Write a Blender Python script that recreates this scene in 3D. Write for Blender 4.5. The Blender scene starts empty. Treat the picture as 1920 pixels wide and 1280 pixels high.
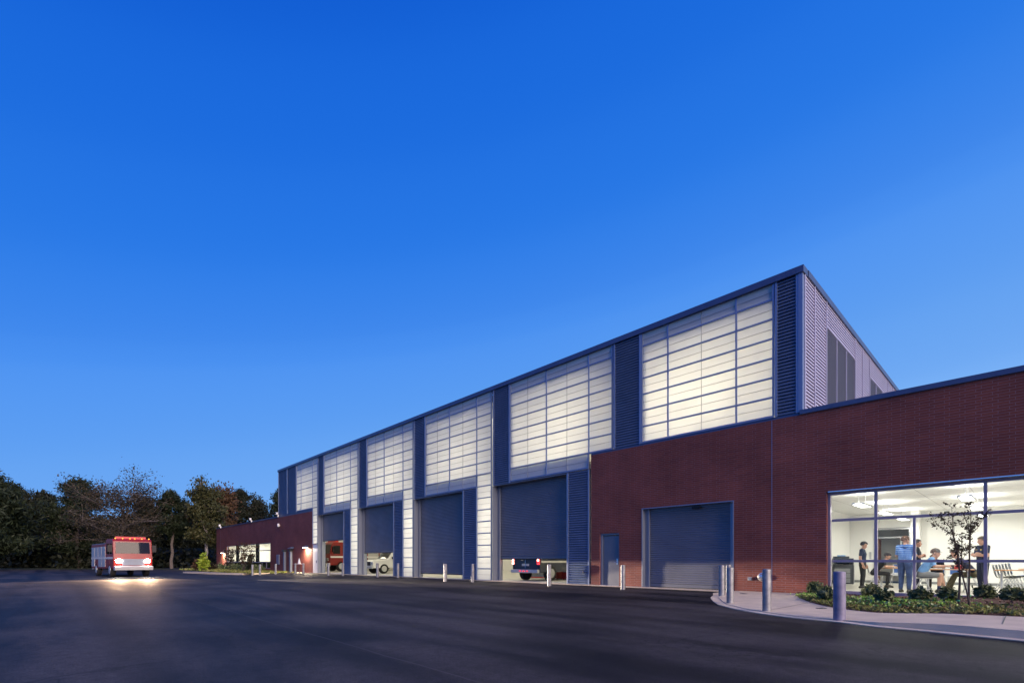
import bpy, bmesh, math, random
import numpy as np
from mathutils import Vector, Matrix
R = math.radians
SC = bpy.context.scene
COL = SC.collection
random.seed(7)

# ------------------------------------------------------------------ camera, world, sun, exposure
EYE = 1.10
F_PX, CX, HZ = 920.0, 960.0, 1051.0            # 1920 px frame: focal length, centre, horizon
FX, FY, RX, RY = -0.7250, 0.6887, 0.6887, 0.7250
cam = bpy.data.cameras.new("camera")
cam.sensor_width = 36.0
cam.lens = F_PX / 1920 * 36.0
cam.shift_y = (HZ - 640) / 1920
cam.clip_start, cam.clip_end = 0.05, 3000
camo = bpy.data.objects.new("camera", cam)
camo.location = (0, 0, EYE)
camo.rotation_euler = (R(90), 0, math.atan2(0.7250, 0.6887))
COL.objects.link(camo)
SC.camera = camo

W = bpy.data.worlds.new("World"); SC.world = W; W.use_nodes = True
nt = W.node_tree; nt.nodes.clear()
def N(t, **k):
    n = nt.nodes.new(t)
    for a, b in k.items():
        if a == 'op': n.operation = b
        else: setattr(n, a, b)
    return n
out = N('ShaderNodeOutputWorld')
bg1 = N('ShaderNodeBackground'); bg2 = N('ShaderNodeBackground'); add = N('ShaderNodeAddShader')
sky = N('ShaderNodeTexSky'); sky.sky_type = 'NISHITA'; sky.sun_disc = False
SUN_EL, SUN_AZ = R(3.0), R(95)
sky.sun_elevation = SUN_EL; sky.sun_rotation = SUN_AZ; sky.ozone_density = 4.0; sky.dust_density = 0.4
bg2.inputs[1].default_value = 0.01
nt.links.new(sky.outputs[0], bg2.inputs[0])
tc = N('ShaderNodeTexCoord'); sep = N('ShaderNodeSeparateXYZ')
nt.links.new(tc.outputs['Generated'], sep.inputs[0])
ramp = N('ShaderNodeValToRGB')
STOPS = [(-.30, (.29, .56, .98)), (.05, (.22, .47, .94)), (.1, (.165, .40, .89)), (.2, (.118, .345, .87)), (.317, (.076, .288, .865)), (.36, (.052, .245, .83)), (.46, (.026, .196, .785)), (.57, (.014, .158, .735)), (.67, (.008, .128, .685)), (.75, (.004, .095, .61))]
cr = ramp.color_ramp; cr.interpolation = 'CARDINAL'
while len(cr.elements) < len(STOPS): cr.elements.new(0.5)
for e, (p, c) in zip(cr.elements, STOPS): e.position = (p + .3) / 1.3; e.color = (*c, 1)
# dusk sky: darker with height and away from the afterglow, which lies to the right
dot = N('ShaderNodeVectorMath', op='DOT_PRODUCT')
dot.inputs[1].default_value = (Vector((FX, FY, 0)) * .51 + Vector((RX, RY, 0)) * .86).normalized()
nt.links.new(tc.outputs['Generated'], dot.inputs[0])
ma = N('ShaderNodeMath', op='MULTIPLY_ADD'); ma.inputs[1].default_value = -.20
nt.links.new(dot.outputs['Value'], ma.inputs[0]); nt.links.new(sep.outputs['Z'], ma.inputs[2])
mr = N('ShaderNodeMapRange'); mr.inputs[1].default_value = -.3; mr.inputs[2].default_value = 1.0
nt.links.new(ma.outputs[0], mr.inputs[0]); nt.links.new(mr.outputs[0], ramp.inputs[0])
nt.links.new(ramp.outputs[0], bg1.inputs[0])
bg1.inputs[1].default_value = 1.0
nt.links.new(bg1.outputs[0], add.inputs[0]); nt.links.new(bg2.outputs[0], add.inputs[1])
nt.links.new(add.outputs[0], out.inputs[0])

sl = bpy.data.lights.new("twilight_sun", 'SUN'); sl.energy = 4.8; sl.angle = R(45); sl.color = (1.0, .77, .62)
so = bpy.data.objects.new("twilight_sun", sl); COL.objects.link(so)
_d = Vector((math.sin(SUN_AZ) * math.cos(R(22)), math.cos(SUN_AZ) * math.cos(R(22)), math.sin(R(22))))
so.rotation_euler = _d.to_track_quat('Z', 'Y').to_euler()

SC.view_settings.view_transform = 'Standard'; SC.view_settings.look = 'None'
SC.view_settings.exposure = 0.0; SC.view_settings.gamma = 1.0
SC.cycles.use_denoising = True
SC.cycles.max_bounces = 8; SC.cycles.transparent_max_bounces = 12
SC.cycles.sample_clamp_indirect = 6.0

# ------------------------------------------------------------------ helpers
def wx(px, Y=17.3):                          # facade pixel column -> world x
    t = (px - CX) / F_PX
    return Y * (FY * t - RY) / (RX - FX * t)
def gp(px, py, z=0.0):                       # ground point of the photo
    d = F_PX * (EYE - z) / (py - HZ); u = (px - CX) / F_PX * d
    return Vector((FX * d + RX * u, FY * d + RY * u, z))
def at(px, d, z=0.0):                        # point at a camera depth
    u = (px - CX) / F_PX * d
    return Vector((FX * d + RX * u, FY * d + RY * u, z))
def sm(a, b, x):
    t = min(1, max(0, (x - a) / (b - a))); return t * t * (3 - 2 * t)
def gz(x, y):                                # ground height of the forecourt
    return 0.055 * sm(11.5, 15.2, y) * (1 if y < 40 else 1) - 0.11 * sm(-26, -46, x) * (1 - sm(13, 17, y)) - 0.05 * sm(-30, -50, x) * sm(13, 17, y)

def tag(o, label=None, cat=None, group=None, kind=None):
    if label: o['label'] = label
    if cat: o['category'] = cat
    if group: o['group'] = group
    if kind: o['kind'] = kind
    return o
def empty(name, loc, rz=0):
    o = bpy.data.objects.new(name, None); o.empty_display_size = 0.2
    o.location = loc; o.rotation_euler = (0, 0, rz); COL.objects.link(o); return o
KIDS = {}
def link(o, parent=None):
    COL.objects.link(o)
    if parent is not None:
        o.parent = parent; KIDS.setdefault(parent.name, []).append(o)
    return o
def copy_tree(o, parent=None):
    c = o.copy(); link(c, parent)
    for ch in KIDS.get(o.name, []): copy_tree(ch, c)
    return c

class MB:
    def __init__(s): s.v = []; s.f = []; s.m = []; s.cur = 0
    def quad(s, *p):
        i = len(s.v); s.v += [tuple(q) for q in p]; s.f.append(tuple(range(i, i + len(p)))); s.m.append(s.cur)
    def box(s, x0, x1, y0, y1, z0, z1):
        i = len(s.v)
        s.v += [(x0, y0, z0), (x1, y0, z0), (x1, y1, z0), (x0, y1, z0), (x0, y0, z1), (x1, y0, z1), (x1, y1, z1), (x0, y1, z1)]
        for q in ((0, 3, 2, 1), (4, 5, 6, 7), (0, 1, 5, 4), (1, 2, 6, 5), (2, 3, 7, 6), (3, 0, 4, 7)):
            s.f.append(tuple(i + k for k in q)); s.m.append(s.cur)
    def prism(s, prof, a0, a1, axis='x'):     # closed profile extruded along an axis
        n = len(prof); i = len(s.v)
        for a in (a0, a1):
            for (p, q) in prof:
                s.v.append({'x': (a, p, q), 'y': (p, a, q), 'z': (p, q, a)}[axis])
        for k in range(n):
            s.f.append((i + k, i + (k + 1) % n, i + n + (k + 1) % n, i + n + k)); s.m.append(s.cur)
        s.f.append(tuple(i + k for k in reversed(range(n)))); s.m.append(s.cur)
        s.f.append(tuple(i + n + k for k in range(n))); s.m.append(s.cur)
    def tube(s, pts, rad, n=8, cap=True):
        pts = [Vector(p) for p in pts]
        if not isinstance(rad, (list, tuple)): rad = [rad] * len(pts)
        rings = []
        ref = None
        for k, p in enumerate(pts):
            d = (pts[min(k + 1, len(pts) - 1)] - pts[max(k - 1, 0)])
            d = d.normalized() if d.length > 1e-9 else Vector((0, 0, 1))
            if ref is None:
                ref = Vector((1, 0, 0)) if abs(d.x) < .8 else Vector((0, 1, 0))
            a = (ref - d * ref.dot(d))
            a = a.normalized() if a.length > 1e-6 else d.orthogonal().normalized()
            ref = a; b = d.cross(a)
            i = len(s.v)
            for j in range(n):
                t = 2 * math.pi * j / n
                s.v.append(tuple(p + (a * math.cos(t) + b * math.sin(t)) * rad[k]))
            rings.append(i)
        for k in range(len(rings) - 1):
            for j in range(n):
                s.f.append((rings[k] + j, rings[k] + (j + 1) % n, rings[k + 1] + (j + 1) % n, rings[k + 1] + j)); s.m.append(s.cur)
        if cap:
            s.f.append(tuple(rings[0] + j for j in reversed(range(n)))); s.m.append(s.cur)
            s.f.append(tuple(rings[-1] + j for j in range(n))); s.m.append(s.cur)
    def lathe(s, c, prof, n=20):              # profile (r, z) about a vertical axis
        i = len(s.v)
        for (r, z) in prof:
            for j in range(n):
                t = 2 * math.pi * j / n
                s.v.append((c[0] + r * math.cos(t), c[1] + r * math.sin(t), c[2] + z))
        for k in range(len(prof) - 1):
            for j in range(n):
                s.f.append((i + k * n + j, i + k * n + (j + 1) % n, i + (k + 1) * n + (j + 1) % n, i + (k + 1) * n + j)); s.m.append(s.cur)
        s.f.append(tuple(i + (len(prof) - 1) * n + j for j in range(n))); s.m.append(s.cur)
        s.f.append(tuple(i + j for j in reversed(range(n)))); s.m.append(s.cur)
    def sphere(s, c, r, n=10, m=7, sz=(1, 1, 1)):
        i = len(s.v)
        for a in range(m + 1):
            p = math.pi * a / m
            for j in range(n):
                t = 2 * math.pi * j / n
                s.v.append((c[0] + r * sz[0] * math.sin(p) * math.cos(t), c[1] + r * sz[1] * math.sin(p) * math.sin(t), c[2] + r * sz[2] * math.cos(p)))
        for a in range(m):
            for j in range(n):
                s.f.append((i + a * n + j, i + (a + 1) * n + j, i + (a + 1) * n + (j + 1) % n, i + a * n + (j + 1) % n)); s.m.append(s.cur)
    def build(s, name, mats, parent=None, smooth=False, off=None, bevel=0, sharp=None, recalc=True):
        me = bpy.data.meshes.new(name)
        vs = s.v
        if off is not None: vs = [(x - off[0], y - off[1], z - off[2]) for x, y, z in vs]
        me.from_pydata(vs, [], s.f)
        if not isinstance(mats, (list, tuple)): mats = [mats]
        for m in mats: me.materials.append(m)
        me.polygons.foreach_set('material_index', s.m)
        if recalc:
            bm = bmesh.new(); bm.from_mesh(me)
            bmesh.ops.recalc_face_normals(bm, faces=bm.faces)
            bm.to_mesh(me); bm.free()
        if smooth:
            me.polygons.foreach_set('use_smooth', [True] * len(me.polygons))
            me.set_sharp_from_angle(angle=sharp or R(40))
        me.update()
        o = bpy.data.objects.new(name, me); link(o, parent)
        if bevel:
            b = o.modifiers.new('bevel', 'BEVEL'); b.width = bevel; b.segments = 2; b.limit_method = 'ANGLE'
        return o

# ------------------------------------------------------------------ materials
MAT = {}
def mat(name, col=(.5, .5, .5), rough=.6, metal=0, spec=.5, noise=0, nscale=6, bump=0, bscale=40, emit=None, estr=1, coat=0):
    m = bpy.data.materials.new(name); m.use_nodes = True
    t = m.node_tree; b = t.nodes['Principled BSDF']
    b.inputs['Base Color'].default_value = (*col, 1); b.inputs['Roughness'].default_value = rough
    b.inputs['Metallic'].default_value = metal; b.inputs['Specular IOR Level'].default_value = spec
    if coat: b.inputs['Coat Weight'].default_value = coat; b.inputs['Coat Roughness'].default_value = .1
    if emit: b.inputs['Emission Color'].default_value = (*emit, 1); b.inputs['Emission Strength'].default_value = estr
    if noise or bump:
        tc = t.nodes.new('ShaderNodeTexCoord')
    if noise:
        n = t.nodes.new('ShaderNodeTexNoise'); n.inputs['Scale'].default_value = nscale; n.inputs['Detail'].default_value = 6
        t.links.new(tc.outputs['Object'], n.inputs['Vector'])
        r = t.nodes.new('ShaderNodeValToRGB')
        r.color_ramp.elements[0].position = .3; r.color_ramp.elements[1].position = .7
        r.color_ramp.elements[0].color = (*[c * (1 - noise) for c in col], 1); r.color_ramp.elements[1].color = (*[min(1, c * (1 + noise)) for c in col], 1)
        t.links.new(n.outputs['Fac'], r.inputs[0]); t.links.new(r.outputs[0], b.inputs['Base Color'])
    if bump:
        n2 = t.nodes.new('ShaderNodeTexNoise'); n2.inputs['Scale'].default_value = bscale; n2.inputs['Detail'].default_value = 4
        t.links.new(tc.outputs['Object'], n2.inputs['Vector'])
        bp = t.nodes.new('ShaderNodeBump'); bp.inputs['Strength'].default_value = bump; bp.inputs['Distance'].default_value = .02
        t.links.new(n2.outputs['Fac'], bp.inputs['Height']); t.links.new(bp.outputs[0], b.inputs['Normal'])
    MAT[name] = m
    return m

def brick_material():
    m = bpy.data.materials.new('red_brick'); m.use_nodes = True; t = m.node_tree; b = t.nodes['Principled BSDF']
    g = t.nodes.new('ShaderNodeNewGeometry'); s = t.nodes.new('ShaderNodeSeparateXYZ'); t.links.new(g.outputs['Position'], s.inputs[0])
    a = t.nodes.new('ShaderNodeMath'); a.operation = 'ADD'; t.links.new(s.outputs[0], a.inputs[0]); t.links.new(s.outputs[1], a.inputs[1])
    c = t.nodes.new('ShaderNodeCombineXYZ'); t.links.new(a.outputs[0], c.inputs[0]); t.links.new(s.outputs[2], c.inputs[1])
    br = t.nodes.new('ShaderNodeTexBrick'); br.offset = .333; br.offset_frequency = 2
    br.inputs['Scale'].default_value = 1; br.inputs['Brick Width'].default_value = .305; br.inputs['Row Height'].default_value = .0714
    br.inputs['Mortar Size'].default_value = .0055; br.inputs['Mortar Smooth'].default_value = .2; br.inputs['Bias'].default_value = -.1
    br.inputs['Color1'].default_value = (.190, .053, .037, 1); br.inputs['Color2'].default_value = (.148, .042, .032, 1)
    br.inputs['Mortar'].default_value = (.18, .115, .125, 1)
    t.links.new(c.outputs[0], br.inputs['Vector'])
    n = t.nodes.new('ShaderNodeTexNoise'); n.inputs['Scale'].default_value = .7; n.inputs['Detail'].default_value = 5
    t.links.new(c.outputs[0], n.inputs['Vector'])
    mp = t.nodes.new('ShaderNodeMapRange'); mp.inputs[1].default_value = .3; mp.inputs[2].default_value = .7; mp.inputs[3].default_value = .82; mp.inputs[4].default_value = 1.18
    t.links.new(n.outputs['Fac'], mp.inputs[0])
    mix = t.nodes.new('ShaderNodeMix'); mix.data_type = 'RGBA'; mix.blend_type = 'MULTIPLY'; mix.inputs[0].default_value = 1
    t.links.new(br.outputs['Color'], mix.inputs[6]); t.links.new(mp.outputs[0], mix.inputs[7])
    t.links.new(mix.outputs[2], b.inputs['Base Color'])
    bp = t.nodes.new('ShaderNodeBump'); bp.invert = True; bp.inputs['Strength'].default_value = .6; bp.inputs['Distance'].default_value = .008
    t.links.new(br.outputs['Fac'], bp.inputs['Height']); t.links.new(bp.outputs[0], b.inputs['Normal'])
    b.inputs['Roughness'].default_value = .75; b.inputs['Specular IOR Level'].default_value = .3
    MAT['brick'] = m; return m

def asphalt_material():
    m = bpy.data.materials.new('asphalt'); m.use_nodes = True; t = m.node_tree; b = t.nodes['Principled BSDF']
    g = t.nodes.new('ShaderNodeNewGeometry')
    mp = t.nodes.new('ShaderNodeMapping'); mp.inputs['Scale'].default_value = (.10, .62, 1)
    t.links.new(g.outputs['Position'], mp.inputs[0])
    n1 = t.nodes.new('ShaderNodeTexNoise'); n1.inputs['Scale'].default_value = 1; n1.inputs['Detail'].default_value = 7; n1.inputs['Roughness'].default_value = .6; n1.inputs['Distortion'].default_value = .6
    t.links.new(mp.outputs[0], n1.inputs['Vector'])
    n2 = t.nodes.new('ShaderNodeTexNoise'); n2.inputs['Scale'].default_value = .35; n2.inputs['Detail'].default_value = 6
    t.links.new(g.outputs['Position'], n2.inputs['Vector'])
    n3 = t.nodes.new('ShaderNodeTexNoise'); n3.inputs['Scale'].default_value = 55; n3.inputs['Detail'].default_value = 3
    t.links.new(g.outputs['Position'], n3.inputs['Vector'])
    a = t.nodes.new('ShaderNodeMath'); a.operation = 'MULTIPLY_ADD'; a.inputs[1].default_value = .7
    t.links.new(n1.outputs['Fac'], a.inputs[0])
    a2 = t.nodes.new('ShaderNodeMath'); a2.operation = 'MULTIPLY'; a2.inputs[1].default_value = .5; t.links.new(n2.outputs['Fac'], a2.inputs[0]); t.links.new(a2.outputs[0], a.inputs[2])
    r = t.nodes.new('ShaderNodeValToRGB'); r.color_ramp.elements[0].position = .50; r.color_ramp.elements[1].position = .69
    r.color_ramp.elements[0].color = (.008, .0072, .008, 1); r.color_ramp.elements[1].color = (.050, .045, .045, 1)
    t.links.new(a.outputs[0], r.inputs[0])
    mr = t.nodes.new('ShaderNodeMapRange'); mr.inputs[1].default_value = .25; mr.inputs[2].default_value = .75; mr.inputs[3].default_value = .45; mr.inputs[4].default_value = 1.65
    t.links.new(n3.outputs['Fac'], mr.inputs[0])
    mix = t.nodes.new('ShaderNodeMix'); mix.data_type = 'RGBA'; mix.blend_type = 'MULTIPLY'; mix.inputs[0].default_value = 1
    n4 = t.nodes.new('ShaderNodeTexNoise'); n4.inputs['Scale'].default_value = 7; n4.inputs['Detail'].default_value = 9; n4.inputs['Roughness'].default_value = .8
    t.links.new(g.outputs['Position'], n4.inputs['Vector'])
    m4 = t.nodes.new('ShaderNodeMapRange'); m4.inputs[1].default_value = .32; m4.inputs[2].default_value = .68; m4.inputs[3].default_value = .55; m4.inputs[4].default_value = 1.5
    t.links.new(n4.outputs['Fac'], m4.inputs[0])
    mm = t.nodes.new('ShaderNodeMath'); mm.operation = 'MULTIPLY'; t.links.new(mr.outputs[0], mm.inputs[0]); t.links.new(m4.outputs[0], mm.inputs[1])
    vo = t.nodes.new('ShaderNodeTexVoronoi'); vo.feature = 'DISTANCE_TO_EDGE'; vo.inputs['Scale'].default_value = .22
    nv = t.nodes.new('ShaderNodeTexNoise'); nv.inputs['Scale'].default_value = 1.3; nv.inputs['Detail'].default_value = 6
    t.links.new(g.outputs['Position'], nv.inputs['Vector'])
    va = t.nodes.new('ShaderNodeVectorMath'); va.operation = 'MULTIPLY_ADD'; va.inputs[1].default_value = (1.6, 1.6, 0); t.links.new(nv.outputs['Color'], va.inputs[0]); t.links.new(g.outputs['Position'], va.inputs[2])
    t.links.new(va.outputs[0], vo.inputs['Vector'])
    cl = t.nodes.new('ShaderNodeMapRange'); cl.inputs[1].default_value = .0; cl.inputs[2].default_value = .006; cl.inputs[3].default_value = .45; cl.inputs[4].default_value = 1
    t.links.new(vo.outputs['Distance'], cl.inputs[0])
    mc = t.nodes.new('ShaderNodeMath'); mc.operation = 'MULTIPLY'; t.links.new(mm.outputs[0], mc.inputs[0]); t.links.new(cl.outputs[0], mc.inputs[1])
    t.links.new(r.outputs[0], mix.inputs[6]); t.links.new(mc.outputs[0], mix.inputs[7])
    # sealed joint lines between paving lanes
    sp = t.nodes.new('ShaderNodeVectorMath'); sp.operation = 'DOT_PRODUCT'; sp.inputs[1].default_value = (0.01, 1, 0); t.links.new(g.outputs['Position'], sp.inputs[0])
    nd = t.nodes.new('ShaderNodeTexNoise'); nd.inputs['Scale'].default_value = .8; t.links.new(g.outputs['Position'], nd.inputs['Vector'])
    w1 = t.nodes.new('ShaderNodeMath'); w1.operation = 'MULTIPLY_ADD'; w1.inputs[1].default_value = .10; t.links.new(nd.outputs['Fac'], w1.inputs[0]); t.links.new(sp.outputs['Value'], w1.inputs[2])
    w0 = t.nodes.new('ShaderNodeMath'); w0.operation = 'SUBTRACT'; w0.inputs[1].default_value = 2.87; t.links.new(w1.outputs[0], w0.inputs[0])
    w2 = t.nodes.new('ShaderNodeMath'); w2.operation = 'PINGPONG'; w2.inputs[1].default_value = 3.7; t.links.new(w0.outputs[0], w2.inputs[0])
    # darker rubbed bands along the lanes
    b0 = t.nodes.new('ShaderNodeMath'); b0.operation = 'MULTIPLY_ADD'; b0.inputs[1].default_value = .5; t.links.new(n2.outputs['Fac'], b0.inputs[0]); t.links.new(sp.outputs['Value'], b0.inputs[2])
    b1 = t.nodes.new('ShaderNodeMath'); b1.operation = 'SUBTRACT'; b1.inputs[1].default_value = 6.7; t.links.new(b0.outputs[0], b1.inputs[0])
    b2 = t.nodes.new('ShaderNodeMath'); b2.operation = 'PINGPONG'; b2.inputs[1].default_value = .95; t.links.new(b1.outputs[0], b2.inputs[0])
    b3 = t.nodes.new('ShaderNodeMapRange'); b3.interpolation_type = 'SMOOTHSTEP'; b3.inputs[1].default_value = .05; b3.inputs[2].default_value = .42; b3.inputs[3].default_value = .60; b3.inputs[4].default_value = 1.0; t.links.new(b2.outputs[0], b3.inputs[0])
    mb3 = t.nodes.new('ShaderNodeMix'); mb3.data_type = 'RGBA'; mb3.blend_type = 'MULTIPLY'; mb3.inputs[0].default_value = 1; t.links.new(mix.outputs[2], mb3.inputs[6]); t.links.new(b3.outputs[0], mb3.inputs[7])
    w3 = t.nodes.new('ShaderNodeMath'); w3.operation = 'LESS_THAN'; w3.inputs[1].default_value = .012; t.links.new(w2.outputs[0], w3.inputs[0])
    w4 = t.nodes.new('ShaderNodeMath'); w4.operation = 'MULTIPLY'; w4.inputs[1].default_value = .35; t.links.new(w3.outputs[0], w4.inputs[0])
    mj = t.nodes.new('ShaderNodeMix'); mj.data_type = 'RGBA'; mj.inputs[7].default_value = (.11, .10, .10, 1)
    t.links.new(w4.outputs[0], mj.inputs[0]); t.links.new(mb3.outputs[2], mj.inputs[6])
    t.links.new(mj.outputs[2], b.inputs['Base Color'])
    rr = t.nodes.new('ShaderNodeMapRange'); rr.inputs[3].default_value = .48; rr.inputs[4].default_value = .8; t.links.new(n1.outputs['Fac'], rr.inputs[0])
    t.links.new(rr.outputs[0], b.inputs['Roughness']); b.inputs['Specular IOR Level'].default_value = .16
    bp = t.nodes.new('ShaderNodeBump'); bp.inputs['Strength'].default_value = .5; bp.inputs['Distance'].default_value = .006
    t.links.new(n3.outputs['Fac'], bp.inputs['Height']); t.links.new(bp.outputs[0], b.inputs['Normal'])
    MAT['asphalt'] = m; return m

def translucent_material():
    m = bpy.data.materials.new('translucent_panel'); m.use_nodes = True; t = m.node_tree
    t.nodes.remove(t.nodes['Principled BSDF']); o = t.nodes['Material Output']
    g = t.nodes.new('ShaderNodeNewGeometry')
    n = t.nodes.new('ShaderNodeTexNoise'); n.inputs['Scale'].default_value = .9; n.inputs['Detail'].default_value = 3
    t.links.new(g.outputs['Position'], n.inputs['Vector'])
    r = t.nodes.new('ShaderNodeMapRange'); r.inputs[1].default_value = .3; r.inputs[2].default_value = .7; r.inputs[3].default_value = .86; r.inputs[4].default_value = 1.0
    t.links.new(n.outputs['Fac'], r.inputs[0])
    hs = t.nodes.new('ShaderNodeMix'); hs.data_type = 'RGBA'; hs.blend_type = 'MULTIPLY'; hs.inputs[0].default_value = 1; hs.inputs[6].default_value = (.86, .86, .84, 1)
    t.links.new(r.outputs[0], hs.inputs[7])
    tr = t.nodes.new('ShaderNodeBsdfTranslucent'); t.links.new(hs.outputs[2], tr.inputs[0])
    df = t.nodes.new('ShaderNodeBsdfDiffuse'); df.inputs[0].default_value = (.66, .72, .76, 1)
    mx = t.nodes.new('ShaderNodeMixShader'); mx.inputs[0].default_value = .5
    t.links.new(tr.outputs[0], mx.inputs[1]); t.links.new(df.outputs[0], mx.inputs[2])
    gl = t.nodes.new('ShaderNodeBsdfGlossy'); gl.inputs['Roughness'].default_value = .35; gl.inputs[0].default_value = (1, 1, 1, 1)
    fr = t.nodes.new('ShaderNodeFresnel'); fr.inputs[0].default_value = 1.35
    m2 = t.nodes.new('ShaderNodeMixShader'); t.links.new(fr.outputs[0], m2.inputs[0]); t.links.new(mx.outputs[0], m2.inputs[1]); t.links.new(gl.outputs[0], m2.inputs[2])
    t.links.new(m2.outputs[0], o.inputs[0]); MAT['translucent'] = m

def glass_material(name, tint=(.93, .96, .95), ior=1.45, opaque=0, dark=(.01, .015, .02)):
    m = bpy.data.materials.new(name); m.use_nodes = True; t = m.node_tree
    t.nodes.remove(t.nodes['Principled BSDF']); o = t.nodes['Material Output']
    tr = t.nodes.new('ShaderNodeBsdfTransparent'); tr.inputs[0].default_value = (*tint, 1)
    gl = t.nodes.new('ShaderNodeBsdfGlossy'); gl.inputs['Roughness'].default_value = .02
    fr = t.nodes.new('ShaderNodeFresnel'); fr.inputs[0].default_value = ior
    mx = t.nodes.new('ShaderNodeMixShader'); t.links.new(fr.outputs[0], mx.inputs[0])
    if opaque:
        df = t.nodes.new('ShaderNodeBsdfDiffuse'); df.inputs[0].default_value = (*dark, 1)
        m0 = t.nodes.new('ShaderNodeMixShader'); m0.inputs[0].default_value = opaque
        t.links.new(tr.outputs[0], m0.inputs[1]); t.links.new(df.outputs[0], m0.inputs[2]); t.links.new(m0.outputs[0], mx.inputs[1])
    else:
        t.links.new(tr.outputs[0], mx.inputs[1])
    t.links.new(gl.outputs[0], mx.inputs[2]); t.links.new(mx.outputs[0], o.inputs[0]); MAT[name] = m; return m

def leaf_material(name, cols, trans=.25, rough=.6, scale=1.2):
    m = bpy.data.materials.new(name); m.use_nodes = True; t = m.node_tree; b = t.nodes['Principled BSDF']
    g = t.nodes.new('ShaderNodeNewGeometry'); r = t.nodes.new('ShaderNodeValToRGB')
    while len(r.color_ramp.elements) < len(cols): r.color_ramp.elements.new(.5)
    for k, (e, c) in enumerate(zip(r.color_ramp.elements, cols)):
        e.position = k / max(1, len(cols) - 1); e.color = (*c, 1)
    t.links.new(g.outputs['Random Per Island'], r.inputs[0])
    t.links.new(r.outputs[0], b.inputs['Base Color']); b.inputs['Roughness'].default_value = rough; b.inputs['Specular IOR Level'].default_value = .2
    MAT[name] = m; return m

def tile_material(name, col, seam, w, h, seam_w=.01, rough=.6, axes='xy'):
    m = bpy.data.materials.new(name); m.use_nodes = True; t = m.node_tree; b = t.nodes['Principled BSDF']
    g = t.nodes.new('ShaderNodeNewGeometry')
    br = t.nodes.new('ShaderNodeTexBrick'); br.offset = 0; br.inputs['Scale'].default_value = 1
    br.inputs['Brick Width'].default_value = w; br.inputs['Row Height'].default_value = h; br.inputs['Mortar Size'].default_value = seam_w
    br.inputs['Color1'].default_value = (*col, 1); br.inputs['Color2'].default_value = (*[c * .97 for c in col], 1); br.inputs['Mortar'].default_value = (*seam, 1)
    t.links.new(g.outputs['Position'], br.inputs['Vector']); t.links.new(br.outputs['Color'], b.inputs['Base Color'])
    b.inputs['Roughness'].default_value = rough; MAT[name] = m; return m

brick_material(); asphalt_material(); translucent_material()
glass_material('window_glass'); glass_material('dark_glass', opaque=.85); glass_material('car_glass', tint=(.35, .38, .4), opaque=.55)
mat('louver_metal', (.115, .16, .25), .42, .35, .5, noise=.12, nscale=1.5)
mat('frame_metal', (.20, .25, .37), .38, .4, .5)
mat('mullion_metal', (.18, .25, .42), .4, .3, .5)
mat('thin_rib', (.36, .38, .40), .5)
mat('coping_metal', (.075, .10, .175), .4, .4, .5, noise=.1, nscale=2)
mat('door_metal', (.155, .165, .20), .36, .45, .5, noise=.10, nscale=1.2)
mat('jamb_metal', (.23, .26, .32), .42, .4)
mat('side_panel_metal', (.45, .43, .55), .42, .25, .5, noise=.06, nscale=1.5)
mat('vent_metal', (.10, .10, .125), .5, .2)
mat('painted_brick_reflection', (.05, .014, .02), .8)  # reflection of the brick in the cladding recesses, painted as dark maroon
mat('storefront_frame', (.24, .22, .30), .45, .15)
mat('flashing', (.75, .75, .75), .25, .8)
mat('galvanised', (.27, .275, .29), .5, .55, .5, noise=.25, nscale=9, bump=.15, bscale=20)
mat('blue_paint_steel', (.20, .19, .27), .55, .2, .4, noise=.25, nscale=7)
mat('concrete', (.60, .51, .38), .85, 0, .3, noise=.10, nscale=2.2, bump=.25, bscale=60)
mat('hall_white', (.78, .77, .73), .8)
mat('hall_floor', (.52, .52, .49), .45, noise=.08, nscale=.8)
mat('room_white', (.84, .83, .79), .8)
mat('room_grey', (.66, .65, .60), .8)
tile_material('ceiling_tile', (.84, .83, .80), (.55, .54, .52), 1.2, .6, .012, .8)
tile_material('floor_tile', (.56, .54, .48), (.34, .33, .30), .3, .3, .006, .35)
mat('roof_membrane', (.35, .35, .35), .9)
mat('baseboard', (.22, .23, .24), .6)
mat('dark_plastic', (.045, .05, .058), .5)
mat('black', (.012, .012, .014), .6)
mat('white_plastic', (.78, .78, .76), .45)
mat('blue_pad', (.035, .10, .30), .7)
mat('chrome', (.62, .63, .65), .25, .9)
mat('silver', (.55, .56, .58), .35, .6)
mat('table_wood', (.60, .29, .12), .4, noise=.2, nscale=5)
mat('door_wood', (.30, .12, .05), .45, noise=.2, nscale=4)
mat('mulch', (.13, .075, .05), .95, 0, .2, noise=.55, nscale=22, bump=1.0, bscale=45)
mat('grass_soil', (.05, .06, .022), .95, 0, .2, noise=.4, nscale=.6)
mat('bark_dark', (.045, .035, .032), .9, noise=.3, nscale=12)
mat('bark_pale', (.30, .27, .25), .85, noise=.25, nscale=8)
mat('bark_grey', (.12, .10, .09), .9, noise=.3, nscale=8)
mat('fire_red', (.22, .012, .010), .3, 0, .5, coat=.2)
mat('truck_white', (.75, .75, .74), .32, 0, .5, coat=.4)
mat('suv_red', (.20, .012, .014), .3, 0, .5, coat=.6)
mat('tyre', (.018, .018, .02), .85)
mat('tail_lamp', (.6, .02, .02), .3, emit=(1, .035, .03), estr=2.6)
mat('brake_core', (.9, .3, .2), .3, emit=(1, .55, .38), estr=16)
mat('reverse_lamp', (.9, .8, .7), .3, emit=(1, .82, .62), estr=14)
mat('amber_lamp', (.9, .4, .05), .3, emit=(1, .40, .05), estr=1.8)
mat('head_lamp', (1, 1, .95), .2, emit=(1, .93, .80), estr=150)
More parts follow.
